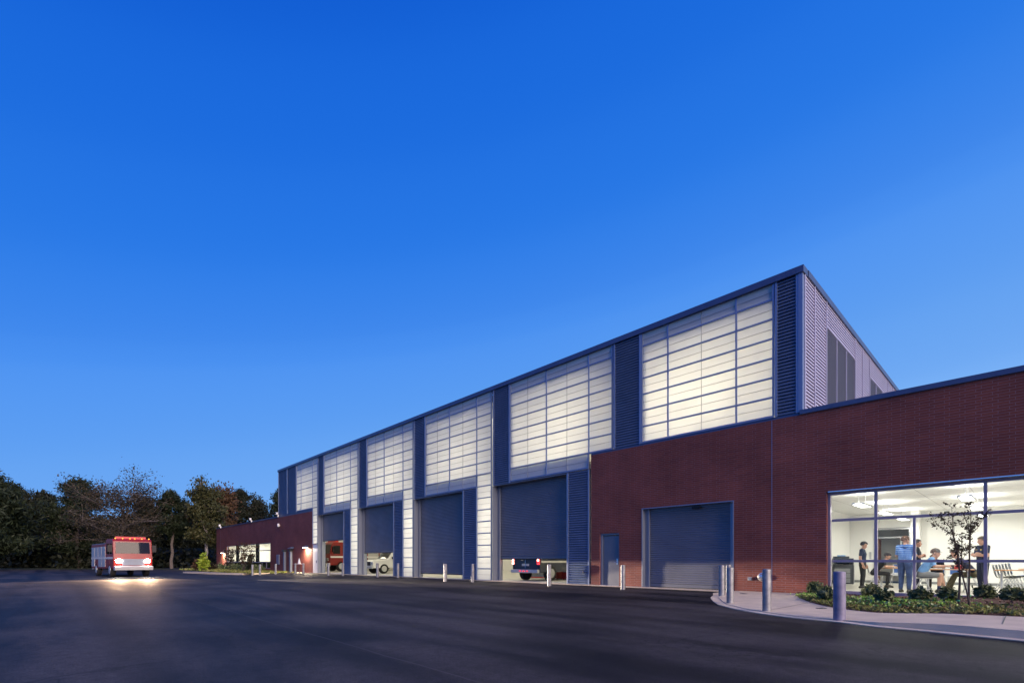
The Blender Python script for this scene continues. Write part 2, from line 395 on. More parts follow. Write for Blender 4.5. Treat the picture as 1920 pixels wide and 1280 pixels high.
mat('lamp_glow', (1, .9, .75), .3, emit=(1, .84, .62), estr=30)
mat('tube_glow', (1, 1, 1), .3, emit=(1, .97, .90), estr=5.5)
mat('red_plastic', (.5, .03, .03), .4)
mat('signal_blue', (.03, .12, .5), .4)
mat('skin', (.52, .29, .20), .55); mat('skin_tan', (.44, .22, .14), .55)
mat('navy_cloth', (.020, .026, .055), .85); mat('black_cloth', (.016, .016, .018), .85)
mat('denim', (.035, .062, .155), .85, noise=.35, nscale=9); mat('light_blue_cloth', (.20, .40, .70), .85, noise=.1, nscale=8)
mat('grey_shorts', (.24, .24, .235), .85); mat('khaki', (.16, .14, .075), .85, noise=.15, nscale=9)
mat('shoe', (.05, .045, .04), .6); mat('sock', (.02, .03, .09), .8); mat('eye', (.02, .015, .012), .3); mat('lip', (.35, .14, .11), .5)
mat('hair_dark', (.025, .018, .014), .6); mat('hair_brown', (.11, .06, .035), .6); mat('hair_grey', (.16, .13, .11), .6); mat('cap_grey', (.14, .135, .13), .8)
mat('patch_white', (.75, .74, .7), .6); mat('badge_gold', (.7, .5, .12), .35, .7)
leaf_material('pine_leaf', [(.010, .018, .010), (.019, .029, .014), (.028, .039, .018)])
leaf_material('dull_leaf', [(.024, .021, .013), (.037, .031, .019), (.050, .038, .022)])
leaf_material('green_leaf', [(.027, .034, .014), (.046, .051, .019), (.066, .062, .023)])
leaf_material('orange_leaf', [(.05, .036, .021), (.072, .044, .023), (.095, .046, .026)])
leaf_material('dark_leaf', [(.010, .015, .010), (.018, .023, .013), (.026, .028, .015)])
leaf_material('shrub_leaf', [(.055, .085, .035), (.11, .14, .06), (.20, .22, .11)])
leaf_material('myrtle_leaf', [(.020, .016, .012), (.038, .028, .018), (.05, .045, .022)])
leaf_material('cover_leaf', [(.11, .23, .04), (.19, .38, .05), (.40, .46, .24)])
leaf_material('grass_leaf', [(.11, .13, .035), (.18, .21, .05), (.24, .20, .09)])
leaf_material('bright_leaf', [(.13, .20, .02), (.22, .32, .03), (.30, .34, .05)])
def stripe_mat():
    m = mat('striped_shirt', (.05, .13, .40), .85); t = m.node_tree; b = t.nodes['Principled BSDF']
    tc = t.nodes.new('ShaderNodeTexCoord'); s = t.nodes.new('ShaderNodeSeparateXYZ'); t.links.new(tc.outputs['Object'], s.inputs[0])
    p = t.nodes.new('ShaderNodeMath'); p.operation = 'PINGPONG'; p.inputs[1].default_value = .03; t.links.new(s.outputs[2], p.inputs[0])
    l = t.nodes.new('ShaderNodeMath'); l.operation = 'LESS_THAN'; l.inputs[1].default_value = .008; t.links.new(p.outputs[0], l.inputs[0])
    x = t.nodes.new('ShaderNodeMix'); x.data_type = 'RGBA'; x.inputs[6].default_value = (.05, .14, .42, 1); x.inputs[7].default_value = (.30, .42, .65, 1)
    t.links.new(l.outputs[0], x.inputs[0]); t.links.new(x.outputs[2], b.inputs['Base Color'])
stripe_mat()

# ------------------------------------------------------------------ ground
def ground():
    xs = [-900, -400, -200, -120, -90, -70] + [-60 + 2 * i for i in range(30)] + [0, 3, 6, 10, 30, 100, 400, 900]
    ys = [-300, -100, -40, -15, 0, 4, 8] + [9 + .5 * i for i in range(18)] + [18.2, 22, 30, 60, 120, 300, 900]
    mb = MB(); idx = {}
    for i, x in enumerate(xs):
        for j, y in enumerate(ys):
            idx[i, j] = len(mb.v); mb.v.append((x, y, gz(x, y) - (.02 if y > 17.4 else 0)))
    for i in range(len(xs) - 1):
        for j in range(len(ys) - 1):
            mb.f.append((idx[i, j], idx[i + 1, j], idx[i + 1, j + 1], idx[i, j + 1])); mb.m.append(0)
    tag(mb.build('ground', MAT['asphalt'], smooth=True), kind='structure')
    # far grassland and woodland floor beyond the lot
    mb = MB()
    P = [gp(-900, 1068, -.09), gp(-200, 1067, -.09), gp(265, 1066.5, -.09), gp(330, 1067, -.09), gp(398, 1069, -.09)]
    P[0].z = P[1].z = -.085
    a = [(p.x, p.y, -.085) for p in P]
    far = [(-79.5, 17.0, -.085), (-79.5, 300, -.085), (-700, 300, -.085), (-700, -300, -.085)]
    i = len(mb.v); mb.v += a + far; mb.f.append(tuple(range(i, i + len(a) + 4))); mb.m.append(0)
    tag(mb.build('grass_verge', MAT['grass_soil']), kind='structure')
ground()

def strip(name, L, Rr, m, zt=.0, thick=.0, kind='structure', zf=None):
    mb = MB()
    n = len(L)
    for a, b in zip(L, Rr):
        za = (zf(a) if zf else zt); zb = (zf(b) if zf else zt)
        mb.v += [(a[0], a[1], za), (b[0], b[1], zb), (a[0], a[1], za - .25), (b[0], b[1], zb - .25)]
    for k in range(n - 1):
        i = 4 * k
        for q in ((i, i + 1, i + 5, i + 4), (i, i + 4, i + 6, i + 2), (i + 1, i + 3, i + 7, i + 5)):
            mb.f.append(q); mb.m.append(0)
    mb.f.append((0, 2, 3, 1)); mb.m.append(0); j = 4 * (n - 1); mb.f.append((j, j + 1, j + 3, j + 2)); mb.m.append(0)
    return tag(mb.build(name, m, smooth=True, sharp=R(30)), kind=kind)

def resample(pts, n):
    pts = [Vector((p[0], p[1], 0)) for p in pts]
    L = [0]
    for a, b in zip(pts, pts[1:]): L.append(L[-1] + (b - a).length)
    r = []
    for k in range(n):
        s = L[-1] * k / (n - 1)
        i = max(j for j in range(len(L)) if L[j] <= s + 1e-9); i = min(i, len(pts) - 2)
        t = (s - L[i]) / max(1e-9, L[i + 1] - L[i]); r.append(pts[i].lerp(pts[i + 1], t))
    return r
EDGE = [(1376, 1109.5), (1352, 1113.5), (1338, 1118.5), (1332, 1123), (1337, 1128.5), (1347, 1134), (1383, 1143), (1430, 1151), (1483, 1158), (1565, 1165.5), (1639, 1175), (1738, 1184), (1837, 1194), (1920, 1202), (2300, 1240)]
INNER = [(1487, 1111), (1490, 1115), (1494, 1121), (1500, 1126), (1510, 1130.5), (1533, 1136.7), (1565, 1142.5), (1620, 1149), (1649, 1152.6), (1738, 1159), (1837, 1165.5), (1920, 1170), (2300, 1190)]
outer = [gp(*p) for p in EDGE]; inner = [gp(*p) for p in INNER]
outer[0] = Vector((-7.02, 17.27, 0)); outer[1] = Vector((-7.02, 15.6, 0))
inner[0] = Vector((-5.05, 17.27, 0))
def kerbz(p): return gz(p[0], p[1]) + .026 + .10 * sm(-2.6, -.6, p[0])
oo = resample(outer, 60)
off = []
for k, p in enumerate(oo):                    # kerb line runs inside a narrow gutter
    d = (oo[min(k + 1, 59)] - oo[max(0, k - 1)]).normalized(); n = Vector((-d.y, d.x, 0))
    off.append(p + n * .22)
ii = resample(inner, 60)
strip('gutter', oo, [o + (i - o) * 1.02 for o, i in zip(oo, off)], MAT['concrete'], zf=lambda p: gz(p[0], p[1]) + .014)
strip('pavement', off, ii, MAT['concrete'], zf=kerbz)
# saw-cut joints of the pavement
mb = MB()
for (a, b) in (((1879, 1185), (1886, 1168)), ((1614, 1165), (1648, 1153)), ((1440, 1146), (1515, 1134))):
    p, q = gp(*a), gp(*b); d = (q - p).normalized(); n = Vector((-d.y, d.x, 0)) * .009
    z1, z2 = kerbz(p) + .003, kerbz(q) + .003
    mb.quad((*(p - n).xy, z1), (*(p + n).xy, z1), (*(q + n).xy, z2), (*(q - n).xy, z2))
tag(mb.build('pavement_joint', MAT['dark_plastic']), kind='structure')
# concrete apron at the foot of the bays
mb = MB()
for (x0, x1) in ((-78, -44.2), (-44.2, -20), (-20, -7.03)):
    y0 = 16.7
    mb.prism([(y0, gz(x0 * .5 + x1 * .5, y0) - .1), (17.62, -.1), (17.62, .062 if x0 > -40 else .035), (y0, gz((x0 + x1) / 2, y0) + .008)], x0, x1)
tag(mb.build('concrete_apron', MAT['concrete']), kind='structure')
for k, (px, py) in enumerate(((1394, 1117.3), (1540, 1143))):
    p = gp(px, py); z = kerbz(p)
    m_ = MB(); m_.lathe((0, 0, 0), [(.11, .002), (.11, .008), (.095, .011), (.0, .011)], 18)
    m_.cur = 1; m_.box(-.03, .03, -.006, .006, .0105, .014)
    o = m_.build('cleanout_cover', [MAT['dark_plastic'], MAT['black']], smooth=True); o.location = (p.x, p.y, z)
    tag(o, ('small dark round cover in the pavement near the paired bollards', 'small dark round cover in the pavement beside the planting bed')[k], 'drain cover', 'round covers in the pavement')

# ------------------------------------------------------------------ building
B0 = (-30, 17.3, 0)
BLD = empty('fire_station', B0)
tag(BLD, 'long brick and metal fire station with tall glowing translucent panels over roller doors', 'fire station')
def bp(mb, name, mats, parent=None, **k):      # a part of the building, world coordinates in, local out
    if parent is None: return mb.build(name, mats, BLD, off=B0, **k)
    return mb.build(name, mats, parent, off=B0, **k)
Y0 = 17.3
def wall_open(mb, x0, x1, z0, z1, ops, ya, yb):
    xs = sorted({x0, x1, *[o[0] for o in ops], *[o[1] for o in ops]}); zs = sorted({z0, z1, *[o[2] for o in ops], *[o[3] for o in ops]})
    xs = [x for x in xs if x0 <= x <= x1]; zs = [z for z in zs if z0 <= z <= z1]
    sol = {}
    for i in range(len(xs) - 1):
        for j in range(len(zs) - 1):
            cx, cz = (xs[i] + xs[i + 1]) / 2, (zs[j] + zs[j + 1]) / 2
            sol[i, j] = not any(o[0] < cx < o[1] and o[2] < cz < o[3] for o in ops)
    for (i, j), s in sol.items():
        if not s: continue
        a, b, c, d = xs[i], xs[i + 1], zs[j], zs[j + 1]
        mb.quad((a, ya, c), (b, ya, c), (b, ya, d), (a, ya, d)); mb.quad((a, yb, c), (a, yb, d), (b, yb, d), (b, yb, c))
        if not sol.get((i - 1, j)): mb.quad((a, ya, c), (a, ya, d), (a, yb, d), (a, yb, c))
        if not sol.get((i + 1, j)): mb.quad((b, ya, c), (b, yb, c), (b, yb, d), (b, ya, d))
        if not sol.get((i, j - 1)): mb.quad((a, ya, c), (a, yb, c), (b, yb, c), (b, ya, c))
        if not sol.get((i, j + 1)): mb.quad((a, ya, d), (b, ya, d), (b, yb, d), (a, yb, d))
RW = (-4.25, 7.0, .07, 3.22)                   # canteen window opening
mb = MB()
wall_open(mb, -13.19, 12, 0, 5.72, [(-12.72, -11.74, 0, 2.27), (-10.67, -7.04, 0, 3.2), RW], Y0, Y0 + .32)
bp(mb, 'brick_wall', MAT['brick'])
mb = MB()
LWN = (-73.1, -55.5, .28, 3.08)
wall_open(mb, -78.2, -44.16, -.1, 5.55, [LWN], Y0, Y0 + .32)
mb.quad((-78.2, Y0 + .32, -.1), (-78.2, 33.5, -.1), (-78.2, 33.5, 5.55), (-78.2, Y0 + .32, 5.55))
bp(mb, 'brick_wall', MAT['brick'])
for x in (-5.81, -76.0):                       # movement joints
    mb = MB(); mb.box(x - .008, x + .008, Y0 - .004, Y0 + .01, .05, 5.5 if x < -9 else 5.70); bp(mb, 'movement_joint', MAT['frame_metal'])
mb = MB(); mb.box(-13.19, -5.02, Y0 + .02, Y0 + .3, 5.722, 5.80); bp(mb, 'base_flashing', MAT['coping_metal'])
mb = MB(); mb.box(-53.0, -44.18, Y0 + .02, Y0 + .3, 5.552, 5.80); bp(mb, 'base_flashing', MAT['coping_metal'])
mb = MB(); mb.box(-4.98, 12.1, Y0 - .05, Y0 + .42, 5.723, 5.862)
for k in range(6): mb.box(-2.6 + 3 * k, -2.575 + 3 * k, Y0 - .054, Y0 + .424, 5.719, 5.866)
bp(mb, 'parapet_coping', MAT['coping_metal'])
mb = MB(); mb.box(-78.3, -53.02, Y0 - .05, Y0 + .42, 5.553, 5.69); bp(mb, 'parapet_coping', MAT['coping_metal'])
mb = MB(); mb.box(-53.1, -4.86, Y0 - .07, Y0 + .4, 10.19, 10.4)
for k in range(15): mb.box(-50 + 3.1 * k, -49.975 + 3.1 * k, Y0 - .074, Y0 + .404, 10.188, 10.404)
mb.box(-5.26, -4.84, Y0 + .403, 33.7, 10.19, 10.395); bp(mb, 'roof_coping', MAT['coping_metal'])
mb = MB(); mb.box(-53.0, -4.95, Y0 + .1, 33.6, 9.66, 9.9); mb.box(-53, -4.95, Y0 + .33, 33.55, 9.95, 10.1)
mb.box(-4.94, 11.9, Y0 + .33, 33, 5.2, 5.45); mb.box(-78, -53.05, Y0 + .33, 33, 5.2, 5.4); bp(mb, 'roof', MAT['roof_membrane'])

def louver(x0, x1, z0, z1, y=Y0, pitch=.106, posts=True, mname='louver_metal', part='louver_panel', depth=.07):
    mb = MB()
    n = int(round((z1 - z0) / pitch)); p = (z1 - z0) / n
    prof = []
    for k in range(n):                          # sawtooth blades, the lip hangs outward
        z = z0 + k * p
        prof += [(y - .005, z + p * .12), (y + depth * .75, z + p * .30), (y - .0, z + p * .98)] if False else [(y + depth, z), (y - .005, z + p * .22), (y - .005, z + p * .38), (y + depth * .55, z + p * .98)]
    i = len(mb.v)
    for x in (x0, x1):
        for q in prof: mb.v.append((x, q[0], q[1]))
    m = len(prof)
    for k in range(m - 1): mb.f.append((i + k, i + m + k, i + m + k + 1, i + k + 1)); mb.m.append(0)
    mb.box(x0, x1, y + depth + .005, y + depth + .05, z0, z1)
    if posts:
        mb.cur = 1
        mb.box(x0 - .035, x0 + .035, y - .02, y + .12, z0 - .003, z1 - .002); mb.box(x1 - .035, x1 + .035, y - .02, y + .12, z0 - .003, z1 - .002)
    return bp(mb, part, [MAT[mname], MAT['frame_metal']])
LB = {5: -19.68, 4: -27.43, 3: -35.18, 2: -42.97}
TOP = 10.187
for k, L in LB.items():
    louver(L + .04, L + 1.26, 5.12, TOP)        # upper panel over the door's left side
    louver(L + 5.17, L + 6.36, .06, 5.12)       # panel beside the door
louver(-11.97, -10.75, 5.80, TOP)
louver(-5.68, -5.06, 5.80, TOP)
louver(-50.5, -48.1, 5.74, TOP); louver(-52.98, -50.57, 5.74, TOP)
mb = MB(); mb.box(-5.02, -4.9, Y0 - .03, Y0 + .14, 5.80, TOP); bp(mb, 'corner_post', MAT['frame_metal'])

ROW = .6435
def glazing(cols, n0, top=TOP, n1=16, majors=(), zbase=.035, label=None):
    """translucent sheet between first and last col with its grid of ribs"""
    z0 = zbase + n0 * ROW
    mb = MB(); x0, x1 = cols[0], cols[-1]
    mb.quad((x0, Y0 + .05, z0), (x1, Y0 + .05, z0), (x1, Y0 + .05, top), (x0, Y0 + .05, top))
    w = bp(mb, 'translucent_window', MAT['translucent'], recalc=False)
    if label: w['label'] = label
    mb = MB()
    nmax = int((top - zbase) / ROW)
    zz = [zbase + n * ROW for n in range(n0, nmax + 1)]
    for z in zz[1:]: mb.box(x0 + .02, x1 - .02, Y0 + .012, Y0 + .047, z - .03, z + .03)
    mb.cur = 2
    mb.box(x0, x1, Y0 - .01, Y0 + .06, z0 - .03, z0 + .045)
    mb.box(x0 - .01, x0 + .05, Y0 - .006, Y0 + .06, z0 + .046, top); mb.box(x1 - .05, x1 + .01, Y0 - .006, Y0 + .06, z0 + .046, top)
    mb.cur = 0
    for c in cols[1:-1]:
        if c in majors: mb.box(c - .025, c + .025, Y0 + .004, Y0 + .06, z0 + .046, top)
    mb.cur = 1
    for c in cols[1:-1]:
        if c not in majors: mb.box(c - .008, c + .008, Y0 + .030, Y0 + .048, z0 + .046, top)
    for z in zz + [zz[-1] + ROW]:
        zm = z + ROW / 2 if z < zz[-1] else z + (top - zz[-1]) / 2
        if zm < top: mb.box(x0 + .05, x1 - .05, Y0 + .034, Y0 + .0475, zm - .006, zm + .006)
    bp(mb, 'window_frame', [MAT['mullion_metal'], MAT['thin_rib'], MAT['frame_metal']], w)
    return w
for k in (5, 4, 3, 2):
    a = LB[k] + 1.30; c = [a + 1.262 * i for i in range(6)]
    if k == 5:
        glazing(c, 9, majors=(c[2], c[4])); glazing(c[:5], 8, top=.035 + 9 * ROW - .032, majors=(c[2],))
    else:
        glazing(c, 9, majors=(c[2], c[4])); glazing(c[:5], 8, top=.035 + 9 * ROW - .032, majors=(c[2],))
        glazing(c[4:], 0, top=.035 + 9 * ROW - .032)
glazing([-10.70, -9.54, -8.22, -6.97, -5.75], 9, majors=(-9.54, -6.97))
glazing([-48.05, -46.9, -45.53, -44.16, -43.03], 9, majors=(-46.9, -44.16))
glazing([-44.15, -43.03], 4, top=.035 + 9 * ROW - .032)
mb = MB(); mb.box(-44.10, -43.06, Y0 + .02, Y0 + .08, .05, 2.55)
d_ = bp(mb, 'entrance_door', MAT['white_plastic'], bevel=.01); d_['label'] = 'white flush door beside the wall lamp'
mb = MB(); mb.box(-43.22, -43.18, Y0 - .05, Y0 + .018, .95, 1.15); bp(mb, 'door_handle', MAT['chrome'], d_)

# roller doors
def roller(x0, x1, zb, zt, yd, label=None, slat=.085):
    mb = MB()
    n = int((zt - zb) / slat); prof = []
    for k in range(n + 1):
        z = zb + .12 + k * slat
        if z + slat > zt: break
        prof += [(yd, z), (yd - .018, z + slat * .28), (yd - .018, z + slat * .62), (yd, z + slat * .92)]
    i = len(mb.v)
    for x in (x0, x1):
        for q in prof: mb.v.append((x, q[0], q[1]))
    m = len(prof)
    for k in range(m - 1): mb.f.append((i + k, i + m + k, i + m + k + 1, i + k + 1)); mb.m.append(0)
    mb.box(x0, x1, yd + .005, yd + .03, zb, zt)
    mb.box(x0, x1, yd - .03, yd + .0045, zb, zb + .115)
    d = bp(mb, 'roller_door', MAT['door_metal'])
    if label: d['label'] = label
    mb = MB(); mb.cur = 1; mb.box(x0, x1, yd - .02, yd + .035, zb - .045, zb - .002); mb.cur = 0
    bp(mb, 'bottom_seal', [MAT['black'], MAT['black']], d)
    return d
def doorway(x0, x1, zb, zt, zopen, rec, label):
    yd = Y0 + rec
    roller(x0 + .18, x1 - .16, zopen, zt + .0, yd, label)
    mb = MB()
    mb.box(x0 - .04, x0 - .002, Y0 - .012, yd + .3, zb, zt)           # left jamb lining
    mb.box(x0 - .0, x0 + .19, yd - .06, yd - .02, zb, zt)            # guide channel
    mb.box(x0 + .14, x0 + .19, yd - .10, yd - .061, zb, zt)
    mb.box(x1 + .002, x1 + .04, Y0 - .012, yd + .3, zb, zt)
    mb.box(x1 - .17, x1 - .0, yd - .06, yd - .02, zb, zt)
    mb.box(x0 + .0, x1 - .0, Y0 + .0, yd + .3, zt + .002, zt + .03)
    bp(mb, 'door_frame', MAT['jamb_metal'])
OPENS = {5: 1.22, 4: .32, 3: 1.72, 2: 2.85}
DL = {5: 'roller door raised waist high beside the brick wall', 4: 'roller door almost closed over a thin strip of light', 3: 'roller door half raised on a lit bay', 2: 'roller door raised high on the far lit bay'}
for k, L in LB.items():
    doorway(L + .02, L + 5.1, .05, 5.08, OPENS[k], .38, DL[k])
    mb = MB(); mb.box(L + .06, L + 6.4, Y0 + .13, Y0 + .17, 5.13, 5.16 ); bp(mb, 'door_lintel', MAT['coping_metal'])
doorway(-10.63, -7.08, .05, 3.165, .09, .27, 'closed roller door in the brick wall')
mb = MB(); mb.box(-10.67, -7.04, Y0 - .008, Y0 + .1, 3.168, 3.198); bp(mb, 'door_lintel', MAT['frame_metal'])
mb = MB(); mb.box(-8.62, -8.3, Y0 + .1, Y0 + .2, 3.03, 3.11); bp(mb, 'door_sensor', MAT['black'])
# personnel door
mb = MB(); mb.box(-12.62, -11.79, Y0 + .12, Y0 + .17, .07, 2.16)
pd_ = bp(mb, 'side_door', MAT['door_metal'], bevel=.006)
mb = MB()
mb.box(-12.72, -12.63, Y0 + .06, Y0 + .2, .06, 2.20); mb.box(-11.785, -11.745, Y0 + .06, Y0 + .2, .06, 2.20); mb.box(-12.72, -11.745, Y0 + .06, Y0 + .2, 2.203, 2.262)
bp(mb, 'door_frame', MAT['jamb_metal'], pd_)
mb = MB(); mb.box(-11.93, -11.84, Y0 + .085, Y0 + .118, .95, 1.2); mb.tube([(-11.89, Y0 + .085, 1.04), (-11.89, Y0 + .05, 1.04), (-12.0, Y0 + .05, 1.04)], .011)
bp(mb, 'door_handle', MAT['chrome'], pd_)
mb = MB(); mb.box(-12.7, -11.75, Y0 - .02, Y0 + .21, .045, .069); bp(mb, 'door_sill', MAT['silver'], pd_)

# upper side wall, facing the low roof
def side_wall():
    X = -4.9
    ysm = [17.47, 18.5, 19.85, 21.2, 22.6, 24.03, 25.3, 26.65, 28.0, 29.4, 30.8, 32.1, 33.5]
    zt = 10.18
    mb = MB()
    def blades(y0, y1, z0, z1, pitch, depth):
        n = int(round((z1 - z0) / pitch)); p = (z1 - z0) / n
        prof = []
        for k in range(n):
            z = z0 + k * p
            prof += [(X - depth, z), (X + .006, z + p * .18), (X + .006, z + p * .66), (X - depth * .9, z + p * .96)]
        i = len(mb.v)
        for y in (y0, y1):
            for q in prof: mb.v.append((q[0], y, q[1]))
        m = len(prof)
        for k in range(m - 1): mb.f.append((i + k, i + m + k, i + m + k + 1, i + k + 1)); mb.m.append(mb.cur)
    def cladding(y0, y1, z0, z1, pitch=.112):
        n = int(round((z1 - z0) / pitch)); p = (z1 - z0) / n
        for k in range(n):
            z = z0 + k * p
            mb.cur = 1; mb.box(X - .055, X + .006, y0, y1, z + p * .52, z + p)
            mb.cur = 2; mb.quad((X - .05, y0, z), (X - .05, y1, z), (X - .05, y1, z + p * .519), (X - .05, y0, z + p * .519))  # recess strip with the brick's reflected tone painted in
    for a, b in zip(ysm, ysm[1:]):
        cladding(a, b, 9.33 if (19.8 < a < 24.0 or 26.6 < a < 30.7) else 5.46, zt)
    mb.cur = 0
    mb.box(X - .12, X - .06, 17.47, 33.5, 5.46, zt)
    mb.cur = 1
    for y in ysm[1:-1]:
        if not any(abs(y - q) < .01 for q in (21.2, 22.6, 28.0, 29.4)): mb.box(X - .03, X + .035, y - .03, y + .03, 5.46, zt)
    mb.box(X - .03, X + .03, 17.45, 17.52, 5.46, zt)
    w = bp(mb, 'side_cladding', [MAT['side_panel_metal'], MAT['side_panel_metal'], MAT['painted_brick_reflection']])
    for (a, b, cuts) in ((19.88, 24.0, (21.2, 22.6)), (26.68, 30.77, (28.0, 29.4))):
        mb = MB()
        blades(a, b, 5.46, 9.30, .072, .055)
        mb.cur = 1
        for c in cuts: mb.box(X - .02, X + .03, c - .02, c + .02, 5.46, 9.3)
        mb.box(X - .03, X + .03, a, b, 9.303, 9.33)
        bp(mb, 'vent_louver', [MAT['vent_metal'], MAT['side_panel_metal']])
side_wall()

# hall interior: structure that blocks and bounces the light inside
mb = MB()
mb.quad((-53, 33.4, 0), (-13.25, 33.4, 0), (-13.25, 33.4, 9.65), (-53, 33.4, 9.65)); mb.quad((-52.95, 17.5, 5.5), (-52.95, 33.4, 5.5), (-52.95, 33.4, 9.65), (-52.95, 17.5, 9.65))
mb.quad((-53, 17.45, 9.64), (-5.0, 17.45, 9.64), (-5.0, 33.4, 9.64), (-53, 33.4, 9.64))
mb.quad((-52.95, 17.7, 0), (-52.95, 33.4, 0), (-52.95, 33.4, 5.5), (-52.95, 17.7, 5.5))
mb.quad((-13.22, 17.64, 0), (-13.22, 33.4, 0), (-13.22, 33.4, 5.55), (-13.22, 17.64, 5.55))
mb.quad((-13.22, 17.64, 5.6), (-5, 17.64, 5.6), (-5, 33.4, 5.6), (-13.22, 33.4, 5.6))
mb.quad((-5.1, 17.5, 5.6), (-5.1, 33.4, 5.6), (-5.1, 33.4, 9.65), (-5.1, 17.5, 9.65)); mb.quad((-13.2, 33.4, 5.6), (-5, 33.4, 5.6), (-5, 33.4, 9.65), (-13.2, 33.4, 9.65))
for k, L in LB.items(): mb.box(L + .05, L + 6.25, Y0 + .12, Y0 + 1.0, 5.17, 5.81)      # door hoods
for L in list(LB.values()) + [-12.0]:                                                   # columns at the metal panels
    mb.box(L + .1, L + 1.5, Y0 + .14, Y0 + .7, 5.9, 9.62)
mb.box(-52.9, -5.1, Y0 + .55, Y0 + .95, 8.95, 9.62)
mb.box(-13.32, -13.14, Y0 + .18, Y0 + 1.3, 5.85, 9.6)
bp(mb, 'hall_lining', MAT['hall_white'])
mb = MB(); mb.box(-52.9, -13.23, 17.66, 33.4, -.1, .055); bp(mb, 'bay_floor', MAT['hall_floor'])
BAYE = {5: 1.0, 4: .8, 3: .95, 2: 1.05, 1: .95, 6: .85}
for k, L in list(LB.items()) + [(1, -12.0), (6, -50.8)]:
    for y, e in ((22.5, 1.0), (28.5, 1.0)):
        for dx in (1.9, 5.6):
            if k == 6 and dx > 5: continue
            ld = bpy.data.lights.new('high_bay_lamp', 'AREA'); ld.shape = 'DISK'; ld.size = .8; ld.energy = 44 * e * BAYE[k]; ld.color = (1, .90, .68)
            lo = bpy.data.objects.new('high_bay_lamp', ld); lo.location = (L + dx, y, 8.6); COL.objects.link(lo)
    for dx, e, z in ((3.1, .75, 6.9), (5.0, 1.0, 7.2)):
        ld = bpy.data.lights.new('front_bay_lamp', 'POINT'); ld.shadow_soft_size = .45; ld.energy = 185 * e * BAYE[k]; ld.color = (1, .90, .66)
        lo = bpy.data.objects.new('front_bay_lamp', ld); lo.location = (L + dx - (1.2 if k == 1 else 0), Y0 + 2.3, z); COL.objects.link(lo)
for L in (LB[5], LB[4], LB[3], LB[2]):          # tall unseen lights added behind the piers so their panels glow evenly
    ld = bpy.data.lights.new('pier_fill_light', 'AREA'); ld.shape = 'RECTANGLE'; ld.size = .5; ld.size_y = 4.6; ld.energy = 64; ld.color = (1, .90, .67)
    lo = bpy.data.objects.new('pier_fill_light', ld); lo.location = (L - .6, Y0 + 1.15, 2.75); lo.rotation_euler = (R(-90), 0, 0); COL.objects.link(lo)
# right canteen: frame, glass, interior
mb = MB()
x0, x1, zs, zh = RW
ya, yb = Y0 + .13, Y0 + .25
def fbox(a, b, c, d, y=0): mb.box(a, b, ya - y, yb + y, c, d)
fbox(x0, x0 + .07, .2, zh - .02); fbox(x1 - .07, x1, .2, zh - .02)
fbox(x0, x1, .07, .199, .01); fbox(x0, x1, zh - .115, zh - .018, .006)
MV = [-3.05, -.76, 1.55, 3.2, 5.1]
for v in MV: fbox(v - .035, v + .035, .2, zh - .116, .004)
fbox(-2.18 - .03, -2.18 + .03, .2, 2.297, .002)
segs = [x0 + .07] + MV + [x1 - .07]
for a, b in zip(segs, segs[1:]):
    fbox(a + .036, b - .036, 2.298, 2.372); fbox(a + .036, b - .036, 1.062, 1.135)
sw = bp(mb, 'storefront_window', MAT['storefront_frame'])
mb = MB(); mb.box(x0 + .04, x1, Y0 - .03, Y0 + .17, zh - .035, zh - .004); bp(mb, 'head_flashing', MAT['flashing'], sw)
mb = MB()
for a, b in zip(segs, segs[1:]):
    for c, d in ((.2, 1.062), (1.135, 2.298), (2.372, zh - .116)):
        mb.quad((a + .02, Y0 + .21, c), (b - .02, Y0 + .21, c), (b - .02, Y0 + .21, d), (a + .02, Y0 + .21, d))
bp(mb, 'window_pane', MAT['window_glass'], sw, recalc=False)
XL, XR, YB, ZC, ZF = -5.9, 7.3, 27.9, 3.28, .09
mb = MB(); mb.box(XL - .1, XR + .1, Y0 + .34, YB + .2, -.1, ZF); mb.box(-4.2, 6.9, Y0 + .262, Y0 + .34, -.1, ZF - .004); bp(mb, 'room_floor', MAT['floor_tile'])
mb = MB(); mb.box(XL - .1, XR + .1, Y0 + .34, YB + 3.2, ZC, ZC + .1); bp(mb, 'room_ceiling', MAT['ceiling_tile'])
mb = MB()
mb.box(XL - .1, XL, Y0 + .34, YB, ZF, ZC); mb.box(XR, XR + .1, Y0 + .34, YB, ZF, ZC)
mb.box(XL - .1, -4.95, YB, YB + .15, ZF, ZC); mb.box(-3.6, XR + .1, YB, YB + .15, ZF, ZC); mb.box(-4.95, -3.6, YB, YB + .15, 2.62, ZC)
mb.box(-3.55, -3.25, YB - .5, YB, ZF, ZC)                                                # pilaster
mb.box(-5.2, -3.3, YB + 2.4, YB + 2.5, ZF, ZC); mb.box(-5.3, -5.2, YB + .15, YB + 2.4, ZF, ZC); mb.box(-3.3, -3.2, YB + .15, YB + 2.4, ZF, ZC)
mb.box(-4.2, XR, Y0 + .325, Y0 + .36, 3.16, ZC)
bp(mb, 'interior_wall', MAT['room_white'])
mb = MB()
mb.box(XL, -4.95, YB - .012, YB - .001, ZF + .002, ZF + .11); mb.box(-3.24, XR, YB - .012, YB - .001, ZF + .002, ZF + .11); mb.box(XL + .001, XL + .012, Y0 + .36, YB - .013, ZF + .002, ZF + .11)
bp(mb, 'skirting', MAT['baseboard'])
mb = MB()
mb.box(-4.95, -4.88, YB - .03, YB + .06, ZF, 2.6); mb.box(-3.67, -3.6, YB - .03, YB + .06, ZF, 2.6); mb.box(-4.879, -3.671, YB - .03, YB + .06, 2.52, 2.6)
